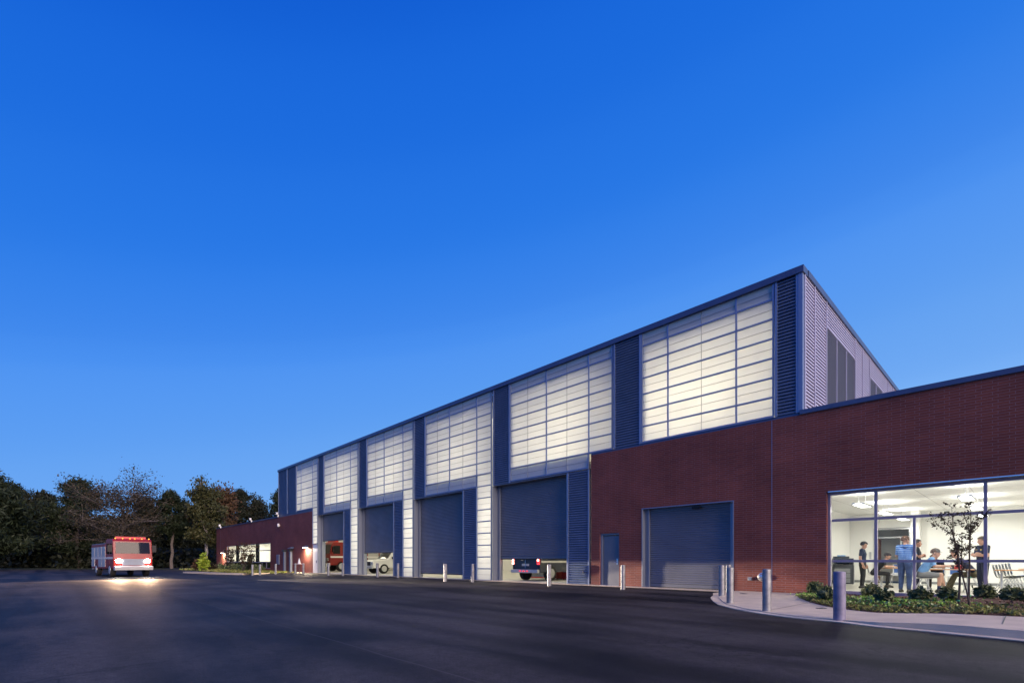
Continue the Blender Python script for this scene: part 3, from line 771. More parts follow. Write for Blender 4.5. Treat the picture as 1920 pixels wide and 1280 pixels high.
mb.box(-4.879, -3.671, YB - .02, YB + .05, 2.14, 2.2); mb.box(-3.98, -3.93, YB - .02, YB + .05, ZF, 2.139)
idr = bp(mb, 'interior_doorway', MAT['silver'])
mb = MB(); mb.box(-4.87, -4.83, YB + .05, YB + .95, ZF + .01, 2.13); bp(mb, 'door_leaf', MAT['door_wood'], idr)
mb = MB(); mb.box(-3.92, -3.68, YB + .01, YB + .02, ZF + .01, 2.13); mb.box(-4.87, -3.68, YB + .01, YB + .02, 2.21, 2.51); bp(mb, 'side_pane', MAT['window_glass'], idr)
mb = MB(); mb.box(-5.12, -5.04, YB - .02, YB - .001, 1.2, 1.52); bp(mb, 'light_switch_panel', MAT['silver'])
for y in (18.85, 22.6, 26.3):
    for x in (-3.65, -1.2, 1.25, 3.7, 6.1):
        root = empty('pendant_light', (x, y, 2.84))
        mbp = MB()
        mbp.prism([(-.16, 0), (-.05, .05), (.05, .05), (.16, 0), (.15, .065), (-.15, .065)], -.62, .62, 'y')
        mbp.build('housing', MAT['silver'], root)
        mbp = MB(); mbp.box(-.13, .13, -.58, .58, .004, .016); mbp.build('diffuser', MAT['tube_glow'], root)
        for s in (-.45, .45):
            mbp = MB(); mbp.tube([(0, s, .066), (0, s, ZC - 2.84)], .006, 5); mbp.build('hanger', MAT['silver'], root)
        row = {18.85: 'nearest the window', 22.6: 'in the middle row', 26.3: 'by the back wall'}[y]
        colw = {-3.65: 'at the left end', -1.2: 'second from the left', 1.25: 'third from the left', 3.7: 'fourth from the left', 6.1: 'at the right end'}[x]
        tag(root, f'white pendant light over the canteen {row}, {colw}', 'pendant light', 'pendant lights of the canteen')
        ld = bpy.data.lights.new('pendant_lamp', 'AREA'); ld.shape = 'RECTANGLE'; ld.size = .26; ld.size_y = 1.15; ld.energy = 36; ld.color = (1, .96, .88)
        lo = bpy.data.objects.new('pendant_lamp', ld); lo.location = (x, y, 2.83); COL.objects.link(lo)
        ld = bpy.data.lights.new('pendant_uplight', 'AREA'); ld.shape = 'RECTANGLE'; ld.size = .26; ld.size_y = 1.15; ld.energy = 26; ld.color = (1, .97, .90)
        lo = bpy.data.objects.new('pendant_uplight', ld); lo.location = (x, y, 2.91); lo.rotation_euler = (math.pi, 0, 0); COL.objects.link(lo)

# left wing window and its lit room
mb = MB()
x0, x1, zs, zh = LWN
ya, yb = Y0 + .1, Y0 + .2
fbox(x0, x0 + .1, zs, zh); fbox(x1 - .1, x1, zs, zh)
fbox(x0 + .1, x1 - .1, zh - .1, zh); fbox(x0 + .1, x1 - .1, zs, zs + .08); fbox(x0 + .1, x1 - .1, .93, 1.03); fbox(x0 + .1, x1 - .1, 2.2, 2.3)
for v in (-69.9, -66.4, -64.6, -62.6, -58.7, -57.2): fbox(v - .05, v + .05, zs + .08, .93)
lw = bp(mb, 'office_window', MAT['storefront_frame'])
for x in (-68.9, -60.85):
    mb = MB(); mb.box(x, x + 1, ya - .01, yb + .02, .99, zh); bp(mb, 'window_pier', MAT['dark_glass'], lw)
mb = MB(); mb.quad((x0, Y0 + .15, 1.0), (x1, Y0 + .15, 1.0), (x1, Y0 + .15, zh), (x0, Y0 + .15, zh)); bp(mb, 'window_pane', MAT['window_glass'], lw, recalc=False)
mb = MB(); mb.box(x0, x1, Y0 + .14, Y0 + .17, zs, .96); bp(mb, 'spandrel_pane', MAT['dark_glass'], lw)
mb = MB()
mb.quad((-76, 23, 0), (-53.1, 23, 0), (-53.1, 23, 3.4), (-76, 23, 3.4)); mb.quad((-76, 17.65, 3.4), (-53.1, 17.65, 3.4), (-53.1, 23, 3.4), (-76, 23, 3.4))
mb.quad((-76, 17.65, 0), (-76, 23, 0), (-76, 23, 3.4), (-76, 17.65, 3.4)); mb.quad((-53.1, 17.65, 0), (-53.1, 23, 0), (-53.1, 23, 3.4), (-53.1, 17.65, 3.4))
mb.quad((-76, 17.65, .05), (-53.1, 17.65, .05), (-53.1, 23, .05), (-76, 23, .05))
for x in (-70.5, -66, -62.6, -57.6): mb.box(x, x + .12, 20.5, 23, .06, 3.39)
mb.box(-58.8, -56.5, 21.4, 21.9, .06, 1.5); mb.box(-64.5, -63, 21.8, 22.2, .06, 1.4)
bp(mb, 'office_wall', MAT['room_white'])
for x in (-73, -68, -63, -57):
    ld = bpy.data.lights.new('office_lamp', 'AREA'); ld.shape = 'RECTANGLE'; ld.size = 3; ld.size_y = 1.5; ld.energy = 210; ld.color = (1, .95, .80)
    lo = bpy.data.objects.new('office_lamp', ld); lo.location = (x, 20.3, 3.3); COL.objects.link(lo)

# roof-edge floodlights, wall items
for k, (px, z, lab) in enumerate(((415, 5.72, 'small white camera on the far end of the low brick parapet'), (473, 5.72, 'small white camera halfway along the low brick parapet'), (523, 5.75, 'small white camera where the brick parapet meets the tall hall'))):
    x = wx(px); mb = MB(); mb.box(-.05, .05, -.12, .02, -.1, .12); mb.box(-.16, .16, -.30, -.1, .12, .36)
    mb.cur = 1; mb.box(-.1, .1, -.32, -.301, .16, .32)
    o = mb.build('security_camera', [MAT['white_plastic'], MAT['black']], bevel=.02); o.location = (x, Y0 - .03, z - .05); tag(o, lab, 'security camera', 'cameras on the parapet')
x = wx(525); mb = MB(); mb.lathe((0, 0, 0), [(.05, 0), (.12, .05), (.12, .3), (.05, .36)], 12); mb.box(-.03, .03, 0, .16, .1, .2)
o = mb.build('wall_horn', MAT['white_plastic'], smooth=True); o.location = (x, Y0 - .16, 4.55); tag(o, 'small white horn on the brick below the parapet corner', 'alarm horn')
def wall_lamp(px, z, lab, e):
    x = wx(px); r = empty('wall_lamp', (x, Y0, z))
    mb = MB(); mb.prism([(-.02, -.05), (-.02, .16), (-.12, .16), (-.42, .02), (-.42, -.03)], -.28, .28); mb.build('shade', MAT['coping_metal'], r, bevel=.01)
    mb = MB(); mb.box(-.22, .22, -.36, -.06, -.075, -.055); mb.build('lamp_lens', MAT['lamp_glow'], r)
    ld = bpy.data.lights.new('wall_lamp_light', 'AREA'); ld.shape = 'RECTANGLE'; ld.size = .4; ld.size_y = .25; ld.energy = e; ld.color = (1, .80, .56)
    lo = bpy.data.objects.new('wall_lamp_light', ld); lo.location = (x, Y0 - .24, z - .1); COL.objects.link(lo)
    tag(r, lab, 'wall lamp', 'lamps on the brick wall')
wall_lamp(576.5, 2.35, 'lit wall lamp on the brick right beside the white entrance door', 320)
wall_lamp(420, 2.2, 'lit wall lamp on the brick at the far end left of the office window', 420)
for px, z, lab in ((549, 2.3, 'unlit wall lamp above the two steel downpipes'),):
    x = wx(px); mb = MB(); mb.prism([(-.02, -.05), (-.02, .16), (-.12, .16), (-.42, .02), (-.42, -.03)], -.3, .3); o = mb.build('wall_lamp', MAT['coping_metal'], bevel=.01); o.location = (x, Y0, z); tag(o, lab, 'wall lamp', 'lamps on the brick wall')
for px, lab in ((536, 'left steel downpipe with a dark head on the brick wall'), (547.5, 'right steel downpipe with a dark head on the brick wall')):
    x = wx(px); r = empty('downpipe', (x, Y0, 0))
    mb = MB(); mb.box(-.16, .16, -.22, -.02, 0.02, 2.0); mb.build('pipe', MAT['jamb_metal'], r, bevel=.02)
    mb = MB(); mb.prism([(-.28, 0), (.28, 0), (.2, -.22), (-.2, -.22)], -.32, -.01, 'y'); o = mb.build('rain_head', MAT['dark_plastic'], r); o.location = (0, 0, 2.22)
    tag(r, lab, 'downpipe', 'downpipes on the brick wall')
x = wx(522); mb = MB(); mb.box(-.4, .4, -.08, 0, -.5, .5); mb.cur = 1; mb.box(-.33, .33, -.09, -.081, -.42, .42)
o = mb.build('meter_cabinet', [MAT['jamb_metal'], MAT['blue_paint_steel']], bevel=.01); o.location = (x, Y0, 1.25); tag(o, 'pale blue wall cabinet on the brick left of the downpipes', 'cabinet')
for px, z, lab in ((1407, .50, 'small grey outlet box low on the brick right of the closed roller door'), (1115 - 23, .62, 'small outlet box on the dark metal panel beside the raised door')):
    x = wx(px); mb = MB(); mb.box(-.065, .065, -.07, -.002, -.055, .055); mb.cur = 1; mb.box(-.05, .05, -.078, -.0705, -.04, .045)
    o = mb.build('outlet_box', [MAT['galvanised'], MAT['jamb_metal']], bevel=.008); o.location = (x, Y0 - .004, z); tag(o, lab, 'outlet box')
# fire department connection
x = wx(1429); r = empty('fire_connection', (x, Y0, .56))
mb = MB()
n = 28
for (ra, ya_, rb, yb_) in ((.145, -.004, .145, -.02), (.145, -.02, .115, -.045), (.115, -.045, .10, -.02)):
    for j in range(n):
        a, b = 2 * math.pi * j / n, 2 * math.pi * (j + 1) / n
        mb.quad((ra * math.cos(a), ya_, ra * math.sin(a)), (ra * math.cos(b), ya_, ra * math.sin(b)), (rb * math.cos(b), yb_, rb * math.sin(b)), (rb * math.cos(a), yb_, rb * math.sin(a)))
mb.build('wall_plate', MAT['flashing'], r, smooth=True)
mb = MB(); mb.tube([(0, -.012, 0), (0, -.11, 0), (0, -.12, 0)], [.098, .09, .06], 18); mb.tube([(0, -.12, 0), (0, -.14, 0)], .03, 10)
mb.build('inlet_cap', MAT['chrome'], r, smooth=True)
tag(r, 'round chrome hose connection set low in the brick wall', 'hose connection')

# ------------------------------------------------------------------ bollards
def bollard_mesh(r=.085, h=.9):
    mb = MB(); mb.lathe((0, 0, 0), [(r, -.06), (r, h - .035), (r * .985, h - .018), (r * .9, h - .006), (r * .5, h), (0.001, h + .002)], 28); return mb
bgeo = bollard_mesh().build('steel_bollard', MAT['galvanised'], smooth=True)
BL = [  # px, base y, pixel height, label
    (1437.5, 1147, 77, 'galvanised bollard in front of the hose connection on the pavement', 0),
    (1369, 1132.5, 66, 'galvanised bollard at the pavement edge, nearer of the pair by the closed roller door', 0),
    (1353, 1120.5, 57, 'galvanised bollard at the pavement tip, left of the pair by the closed roller door', 0),
    (1366, 1114, 50, 'galvanised bollard half hidden behind the pair at the pavement tip', 0),
    (1168, 1103.8, 46, 'galvanised bollard in front of the brick beside the steel side door', 0),
    (1030, 1096.6, 40, 'galvanised bollard in front of the waist high roller door', 0),
    (886, 1090, 34, 'bollard in front of the glowing pier right of the nearly closed door', 0),
    (835, 1087, 33, 'bollard in front of the nearly closed roller door', 0),
    (746, 1083.5, 27, 'dark bollard right of the half raised roller door', 0),
    (708, 1082.5, 26, 'dark bollard in front of the half raised roller door', 0),
    (643, 1080, 23.5, 'dark bollard right of the far raised roller door', 0),
    (616, 1079.5, 23, 'dark bollard left in front of the far raised roller door', 0),
    (569, 1077, 20.5, 'dark bollard below the lit wall lamp', 0),
    (554, 1076.5, 20, 'pale bollard left of the small white table', 0),
    (517, 1077, 19.7, 'pale bollard in front of the brick wall below the wall cabinet', 0),
    (487.5, 1079, 20.2, 'pale bollard at the kerb, second from the left', 0),
    (473.5, 1079.3, 20.4, 'pale bollard at the kerb, leftmost of the row', 0)]
for k, (px, by, hp, lab, _) in enumerate(BL):
    d = F_PX * .9 / hp; zb = EYE - (by - HZ) * d / F_PX
    p = at(px, d); zg = gz(p.x, p.y)
    if k in (0, 1, 2, 3): p = gp(px, by); zg = kerbz(p)
    o = bgeo if k == 0 else bgeo.copy()
    if k: COL.objects.link(o)
    o.location = (p.x, p.y, zg); tag(o, lab, 'bollard', 'steel bollards along the station front')
bm_ = bollard_mesh(.099, .88)
o = bm_.build('steel_bollard', MAT['blue_paint_steel'], smooth=True); p = gp(1574, 1163.5); o.location = (p.x, p.y, kerbz(p)); tag(o, 'blue grey painted bollard in front of the canteen window, nearest of all', 'bollard', 'steel bollards along the station front')

# ------------------------------------------------------------------ foliage
RNG = np.random.default_rng(11)
def leaf_cloud(name, C, S, material, parent=None, aspect=1.6, up=0.0, droop=None, off=(0, 0, 0)):
    """many small separate leaf quads at the points C with sizes S"""
    C = np.asarray(C, float) - np.asarray(off); n = len(C)
    S = np.broadcast_to(np.asarray(S, float), (n,))[:, None]
    a = RNG.normal(size=(n, 3)); a /= np.linalg.norm(a, axis=1, keepdims=True)
    if droop is not None: a = a * .5 + np.asarray(droop); a /= np.linalg.norm(a, axis=1, keepdims=True)
    b = RNG.normal(size=(n, 3)); b[:, 2] += up; b -= a * (a * b).sum(1, keepdims=True); b /= np.linalg.norm(b, axis=1, keepdims=True)
    a = a * S * aspect * .5; b = b * S * .5
    cr = np.cross(a, b); cr /= np.linalg.norm(cr, axis=1, keepdims=True)
    V = np.stack([C - a, C + b * .9 + cr * S * .12, C + a, C - b * .9 + cr * S * .12], 1).reshape(-1, 3)
    me = bpy.data.meshes.new(name)
    me.vertices.add(4 * n); me.vertices.foreach_set('co', V.ravel())
    me.loops.add(4 * n); me.loops.foreach_set('vertex_index', np.arange(4 * n, dtype=np.int32))
    me.polygons.add(n); me.polygons.foreach_set('loop_start', np.arange(0, 4 * n, 4, dtype=np.int32)); me.polygons.foreach_set('loop_total', np.full(n, 4, dtype=np.int32))
    me.materials.append(material); me.update(calc_edges=True)
    o = bpy.data.objects.new(name, me); return link(o, parent)

def limb(mb, p, d, L, r, n=5, wob=.12, rise=.0, rnd=random):
    pts = [Vector(p)]; d = Vector(d).normalized()
    for k in range(n):
        d = (d + Vector((rnd.gauss(0, wob), rnd.gauss(0, wob), rnd.gauss(0, wob) + rise))).normalized()
        pts.append(pts[-1] + d * L / n)
    mb.tube(pts, [r * (1 - .75 * k / n) for k in range(n + 1)], 6, cap=False)
    return pts, d

def tree(kind, pos, H, Wd, label, seed, leaf, bark, base=.35, dens=1.0, leafs=.3, lean=0, group='trees at the edge of the lot'):
    rnd = random.Random(seed)
    root = empty({'pine': 'pine_tree', 'broad': 'broadleaf_tree', 'round': 'broadleaf_tree'}[kind], pos)
    tr = MB(); pts = []; tips = []
    n = 9; x = y = 0
    for k in range(n + 1):
        t = k / n
        pts.append(Vector((lean * t * H + rnd.gauss(0, .06 * H * .15), rnd.gauss(0, .05 * H * .15), t * H * (.93 if kind == 'pine' else .80))))
    r0 = .015 * H + .06
    tr.tube(pts, [r0 * (1 - .8 * k / n) for k in range(n + 1)], 8, cap=False)
    def trunk_at(t):
        f = t * n; i = min(n - 1, int(f)); return pts[i].lerp(pts[i + 1], f - i)
    C = []; S = []
    if kind == 'pine':
        for k in range(int(26 * dens) + 6):
            t = base + (1 - base) * (k + rnd.random()) / (26 * dens + 6)
            prof = math.sin(math.pi * min(1, (t - base) / (1 - base) * .72 + .28)) ** .7
            a = rnd.uniform(0, 6.283); L = Wd * .5 * prof * rnd.uniform(.55, 1.08)
            p, d = limb(tr, trunk_at(t), (math.cos(a), math.sin(a), rnd.uniform(-.05, .5)), L, r0 * .25, 5, .12, .05, rnd)
            for q in (p[2], p[3], p[4], p[5]):
                tips.append((q, .10 * Wd * rnd.uniform(.7, 1.2)))
        tips.append((pts[-1] + Vector((0, 0, .03 * H)), .09 * Wd))
        for q, rad in tips:
            m = int(80 * dens)
            off = RNG.normal(size=(m, 3)) * np.array([rad * .62, rad * .62, rad * .42])
            C.append(np.array(q) + off); S.append(RNG.uniform(.6, 1.2, m) * leafs * .36)
    else:
        nb = int(15 * dens) + 5
        for k in range(nb):
            t = base + (.98 - base) * (k + rnd.random() * .8) / nb
            u = (t - base) / (1 - base)
            prof = (math.sin(math.pi * (u * .80 + .20)) ** .6) if kind == 'round' else (.62 + .5 * math.sin(math.pi * (u * .75 + .15)) ** 1.0)
            a = k * 2.4 + rnd.uniform(-.5, .5); L = Wd * .5 * prof * rnd.uniform(.75, 1.1)
            p, d = limb(tr, trunk_at(t), (math.cos(a), math.sin(a), .35 + .8 * u), L, r0 * .38, 6, .14, .03, rnd)
            for q in p[2:]:
                for j in range(3):
                    b = rnd.uniform(0, 6.283)
                    p2, d2 = limb(tr, q, (math.cos(b), math.sin(b), rnd.uniform(.0, .8)), L * rnd.uniform(.22, .5), r0 * .12, 4, .2, .02, rnd)
                    tips += [(w, 1) for w in p2[1:]]
        for j in range(8):
            b = rnd.uniform(0, 6.283); p2, d2 = limb(tr, pts[-1], (math.cos(b) * .7, math.sin(b) * .7, 1), H * .16, r0 * .15, 4, .2, 0, rnd); tips += [(w, 1) for w in p2]
        for q, _ in tips:
            m = max(2, int((8 if kind == 'broad' else 14) * dens)); rad = Wd * (.036 if kind == 'broad' else .05)
            C.append(np.array(q) + RNG.normal(size=(m, 3)) * rad); S.append(RNG.uniform(.55, 1.2, m) * leafs)
    tr.build('trunk', bark, root, smooth=True)
    C = np.concatenate(C); S = np.concatenate(S)
    root.scale = (1, 1, H / np.percentile(C[:, 2], 99.7))
    leaf_cloud('crown', C, S, leaf, root, aspect=4.0 if kind == 'pine' else 1.5)
    return tag(root, label, 'tree', group)
def tpos(px, d): return at(px, d, -.08)
def tH(py, d): return EYE + (HZ - py) * d / F_PX + .08
TREES = [  # kind, px, depth, top y, width px, label, leaf, bark, base, dens, leaf size, lean
    ('pine', -22, 68, 888, 150, 'tall dark pine cut by the left edge of the picture', 'pine_leaf', 'bark_dark', .12, 1.9, .55, 0),
    ('pine', 78, 84, 925, 100, 'dark pine second from the left edge', 'dark_leaf', 'bark_dark', .1, 1.5, .55, 0),
    ('pine', 146, 80, 900, 108, 'dark bushy pine left behind the broad spreading tree', 'pine_leaf', 'bark_dark', .15, 1.5, .5, 0),
    ('broad', 230, 70, 880, 190, 'broad spreading tree with a thin feathery brown crown', 'dull_leaf', 'bark_grey', .28, 1.15, .20, 0),
    ('pine', 322, 74, 922, 70, 'slim dark pine on a tall bare trunk right of the spreading tree', 'pine_leaf', 'bark_grey', .42, 1.2, .42, 0),
    ('round', 386, 71, 900, 80, 'olive tree with a pale leaning trunk left of the reddish tree', 'green_leaf', 'bark_pale', .30, .95, .25, -.02),
    ('round', 410, 75, 914, 88, 'reddish autumn tree with a pale trunk by the brick wall end', 'orange_leaf', 'bark_pale', .34, .95, .24, .03),
    ('pine', 450, 96, 918, 70, 'dark tree rising behind the brick wing right of the reddish tree', 'dark_leaf', 'bark_dark', .3, 1.1, .5, 0),
    ('round', 484, 98, 930, 80, 'grey green tree rising behind the middle of the low brick wing', 'dark_leaf', 'bark_grey', .3, .8, .27, 0),
    ('pine', 522, 92, 920, 60, 'dark pine half hidden behind the tall hall corner', 'pine_leaf', 'bark_grey', .4, .9, .45, 0),
    ('pine', 272, 92, 935, 90, 'dark pine deep behind the broad spreading tree', 'dark_leaf', 'bark_dark', .1, 1.2, .55, 0),
    ('pine', 30, 92, 912, 90, 'dark pine deep between the two leftmost pines', 'dark_leaf', 'bark_dark', .1, 1.2, .55, 0),
    ('pine', 352, 95, 950, 90, 'low dark pine behind the olive tree', 'dark_leaf', 'bark_dark', .08, 1.2, .55, 0),
]
for k, (kd, px, d, ty, wpx, lab, lf, bk, bs, dn, ls, ln) in enumerate(TREES):
    tree(kd, tpos(px, d), tH(ty, d), wpx * d / F_PX, lab, 100 + k, MAT[lf], MAT[bk], bs, dn, ls, ln)
# the wood behind reads as one dark mass
C = []
for px in range(-420, 640, 7):
    d = RNG.uniform(98, 118); p = at(px, d); top = (HZ - RNG.uniform(952, 985)) * d / F_PX
    m = 420
    C.append(np.array([p.x, p.y, 0]) + np.stack([RNG.normal(0, 2.4, m), RNG.normal(0, 2.4, m), RNG.uniform(0, 1, m) ** .8 * top], 1))
for px in range(-420, 400, 9):
    d = RNG.uniform(80, 92); p = at(px, d); m = 260
    C.append(np.array([p.x, p.y, 0]) + np.stack([RNG.normal(0, 1.8, m), RNG.normal(0, 1.8, m), RNG.uniform(0, 1, m) ** 1.2 * 3.2], 1))
C = np.concatenate(C)
tag(leaf_cloud('woodland', C, RNG.uniform(.28, .62, len(C)), MAT['dark_leaf']), kind='stuff')

def shrub(pos, r, h, label, leaf='shrub_leaf', n=1500, group='low evergreen shrubs under the canteen window', ls=.055, name='evergreen_shrub'):
    root = empty(name, pos); st = MB(); C = []
    for k in range(26):
        a = random.uniform(0, 6.283); u = random.random() ** .5
        e = Vector((math.cos(a) * r * u * .95, math.sin(a) * r * u * .95, h * (1 - .45 * u * u) * random.uniform(.55, 1.12)))
        st.tube([(0, 0, -.02), e * .5 + Vector((0, 0, .04)), e], [.012, .008, .003], 5)
        m = n // 26
        t = RNG.uniform(.35, 1.02, m)[:, None]
        C.append(np.array(e)[None] * t + RNG.normal(size=(m, 3)) * r * .14)
    C = np.concatenate(C); C = C[C[:, 2] > .015]
    st.build('stems', MAT['bark_dark'], root)
    leaf_cloud('foliage', C, RNG.uniform(.6, 1.25, len(C)) * ls, MAT[leaf], root, aspect=2.2, up=.3)
    return tag(root, label, 'shrub', group)
def bedz(x, y): return .045 + gz(x, y) + .10 * sm(-2.6, -.6, x) + .02 * math.sin(x * 3.1 + y * 2.3)
SH = [(1529.5, 1117, 17, 29, 'leftmost shrub, loose and reddish tipped, against the brick left of the window'), (1551, 1128.5, 17, 29, 'dark shrub second from the left, beside the painted bollard'), (1631, 1122, 18.5, 29, 'shrub third from the left below the boy in the navy shirt'), (1660, 1133.5, 17, 29, 'dark shrub in front of the seated person in black'), (1725, 1130.5, 18.5, 29, 'round shrub below the man in the grey cap'),
      (1780, 1136, 19, 28, 'shrub with grass blades just left of the small bare tree'), (1846, 1133.5, 18, 30, 'shrub just right of the small bare tree'), (1899.5, 1139, 24, 34, 'widest shrub at the right edge of the picture')]
for k, (px, by, rw, hp, lab) in enumerate(SH):
    p = gp(px, by, .06); d = F_PX * (EYE - .06) / (by - HZ)
    p.z = bedz(p.x, p.y)
    shrub(p, rw * .88 * d / F_PX, hp * .88 * d / F_PX, lab)

# planting bed
bpts = [Vector(p) for p in inner]
wallp = resample([(-5.05, 17.27), (12, 17.27)], 60); lo = resample(inner, 60)
mb = MB(); NN = 14
for a, b in zip(wallp, lo):
    for j in range(NN):
        t = j / (NN - 1); x = a.x + (b.x - a.x) * t; y = a.y + (b.y - a.y) * t
        z = bedz(x, y) + .03 * math.sin(math.pi * t) + random.uniform(-.012, .012)
        if j == NN - 1: z = kerbz((x, y)) - .012
        mb.v.append((x, y, z))
for k in range(59):
    for j in range(NN - 1):
        i = k * NN + j; mb.f.append((i, i + 1, i + NN + 1, i + NN)); mb.m.append(0)
tag(mb.build('planting_bed', MAT['mulch'], smooth=True), kind='structure')
def bed_points(n, xa, xb, ta, tb):
    P = []
    while len(P) < n:
        x = RNG.uniform(xa, xb)
        k = min(range(60), key=lambda i: abs(lo[i].x - x)); yb_ = lo[k].y if x > lo[0].x else 17.2
        t = RNG.uniform(ta, tb); y = 17.2 + (yb_ + .03 - 17.2) * t
        P.append((x, y, bedz(x, y)))
    return np.array(P)
P = bed_points(150, -4.6, -.6, .28, .85)
C = np.concatenate([p + RNG.normal(size=(26, 3)) * np.array([.10, .10, .016]) + np.array([0, 0, .035]) for p in P])
dens = np.clip((-C[:, 0] - .2) / 3.0, .12, 1); C = C[RNG.random(len(C)) < dens]
tag(leaf_cloud('ground_cover', C, RNG.uniform(.025, .06, len(C)), MAT['cover_leaf'], up=2.5, droop=(0, 0, .15)), kind='stuff')
P = bed_points(2200, -4.4, 4, .62, 1.0)
C = np.concatenate([p + RNG.normal(size=(5, 3)) * np.array([.05, .05, .01]) + np.array([0, 0, .02]) for p in P])
tag(leaf_cloud('grass', C, RNG.uniform(.02, .05, len(C)), MAT['grass_leaf'], aspect=2.6), kind='stuff')
P = bed_points(1500, -4.4, 4, .05, .95)
tag(leaf_cloud('mulch_chips', P + np.array([0, 0, .028]), RNG.uniform(.02, .05, len(P)), MAT['mulch'], aspect=3), kind='stuff')
# grass blades by the shrub
p = gp(1783, 1137, .06); mb = MB()
for k in range(16):
    a = random.uniform(0, 6.28); L = random.uniform(.12, .26); dx, dy = math.cos(a) * L * .6, math.sin(a) * L * .6
    q = Vector((random.uniform(-.08, .08), random.uniform(-.05, .05), 0)); w = .006
    mb.quad(q + Vector((-w, 0, 0)), q + Vector((w, 0, 0)), q + Vector((dx * .5 + w, dy * .5, L * .8)), q + Vector((dx * .5 - w, dy * .5, L * .8)))
    mb.quad(q + Vector((dx * .5 - w, dy * .5, L * .8)), q + Vector((dx * .5 + w, dy * .5, L * .8)), q + Vector((dx, dy, L * .9)))
o = mb.build('grass_tuft', MAT['bright_leaf']); o.location = (p.x, p.y, bedz(p.x, p.y)); tag(o, 'tuft of long bright grass blades beside the small tree', 'grass tuft')

# small multi-stem tree by the window
def myrtle():
    d0 = 9.95; base = gp(1813, 1148.3, .06); base.z = bedz(base.x, base.y)
    root = empty('crape_myrtle', base)
    s = .1718 * d0 / F_PX
    rv = Vector((RX, RY, 0)); fv = Vector((FX, FY, 0))
    def P(u, v, w=0): return rv * ((u - 541) * s) + fv * w + Vector((0, 0, (1152 - v) * s))
    tr = MB(); C = []; rnd = random.Random(5)
    def st(pts, r0, r1, name=None):
        q = [P(*p) for p in pts]; n = len(q)
        tr.tube(q, [r0 + (r1 - r0) * k / (n - 1) for k in range(n)], 7, cap=False)
        return q
    def twigs(q, n, L, up=.5):
        for k in range(n):
            i = rnd.randrange(len(q) - 1); b = q[i].lerp(q[i + 1], rnd.random())
            a = rnd.uniform(0, 6.283); dr = Vector((math.cos(a), math.sin(a), rnd.uniform(-.1, .9) + up * .3))
            pts, _ = limb(tr, b, dr, L * rnd.uniform(.5, 1.1), .0035, 4, .2, .03, rnd)
            for w in pts[1:]:
                for j in range(4): C.append(np.array(w) + RNG.normal(size=3) * .022)
    S1 = st([(475, 1150, .05), (480, 950, .04), (480, 800, .03), (455, 680, 0), (425, 540, -.02), (405, 450, -.02), (376, 372, -.03)], .021, .012)
    S2 = st([(550, 1155, -.05), (525, 990, -.03), (490, 800, 0), (497, 680, .02), (500, 560, .03), (505, 390, .04)], .016, .006)
    S3 = st([(603, 1155, .08), (604, 900, .08), (605, 700, .07), (602, 540, .07), (602, 390, .06)], .018, .011)
    S4 = st([(612, 900, .09), (618, 680, .1), (632, 520, .12), (650, 372, .14)], .012, .010)
    B = [st([(376, 372, -.03), (320, 310, -.1), (250, 255, -.16), (170, 205, -.2), (100, 160, -.22)], .010, .003),
         st([(376, 372, -.03), (375, 270, -.02), (392, 160, .02), (400, 70, .05)], .009, .003),
         st([(390, 400, -.02), (425, 300, .05), (450, 190, .12), (470, 120, .15)], .008, .003),
         st([(376, 372, -.03), (330, 300, .1), (300, 230, .2), (290, 170, .25)], .006, .002),
         st([(650, 372, .14), (610, 310, .1), (540, 200, .02), (480, 150, -.05)], .009, .003),
         st([(650, 372, .14), (657, 250, .15), (660, 150, .15), (625, 60, .1), (590, 40, .08)], .010, .003),
         st([(650, 372, .14), (700, 300, .2), (760, 230, .25), (830, 190, .27), (870, 165, .28)], .008, .002),
         st([(602, 390, .06), (585, 330, 0), (560, 270, -.08), (530, 235, -.1)], .007, .003),
         st([(650, 372, .14), (690, 280, .05), (715, 190, -.02), (720, 130, -.05)], .007, .002),
         st([(425, 555, -.02), (380, 545, -.1), (330, 495, -.15), (275, 470, -.18)], .006, .002),
         st([(497, 640, .02), (540, 560, .0), (560, 500, -.02)], .005, .002), st([(497, 600, .02), (460, 520, .05), (450, 470, .06)], .005, .002),
         st([(490, 720, .02), (440, 640, .1), (420, 590, .14)], .004, .002)]
    for b in B: twigs(b, 12, .16)
    twigs(S2[2:], 14, .12); twigs(S1[4:], 8, .14); twigs(S4[2:], 5, .12)
    tr.build('trunk', MAT['bark_dark'], root, smooth=True)
    C = np.array(C); C = C[RNG.random(len(C)) < .36]
    leaf_cloud('foliage', C, RNG.uniform(.018, .04, len(C)), MAT['myrtle_leaf'], root, aspect=1.8)
    for (u, v, w) in ((612, 830, .085), (612, 1030, .085), (470, 1080, .045)):
        mbt = MB(); q = P(u, v, w); mbt.lathe(q, [(.024, -.012), (.026, 0), (.024, .012)], 10); o = mbt.build('tie', MAT['signal_green'], root)
    tag(root, 'small dark multi-stemmed tree with sparse leaves in front of the canteen window', 'small tree')
mat('signal_green', (.03, .35, .16), .6)
myrtle()

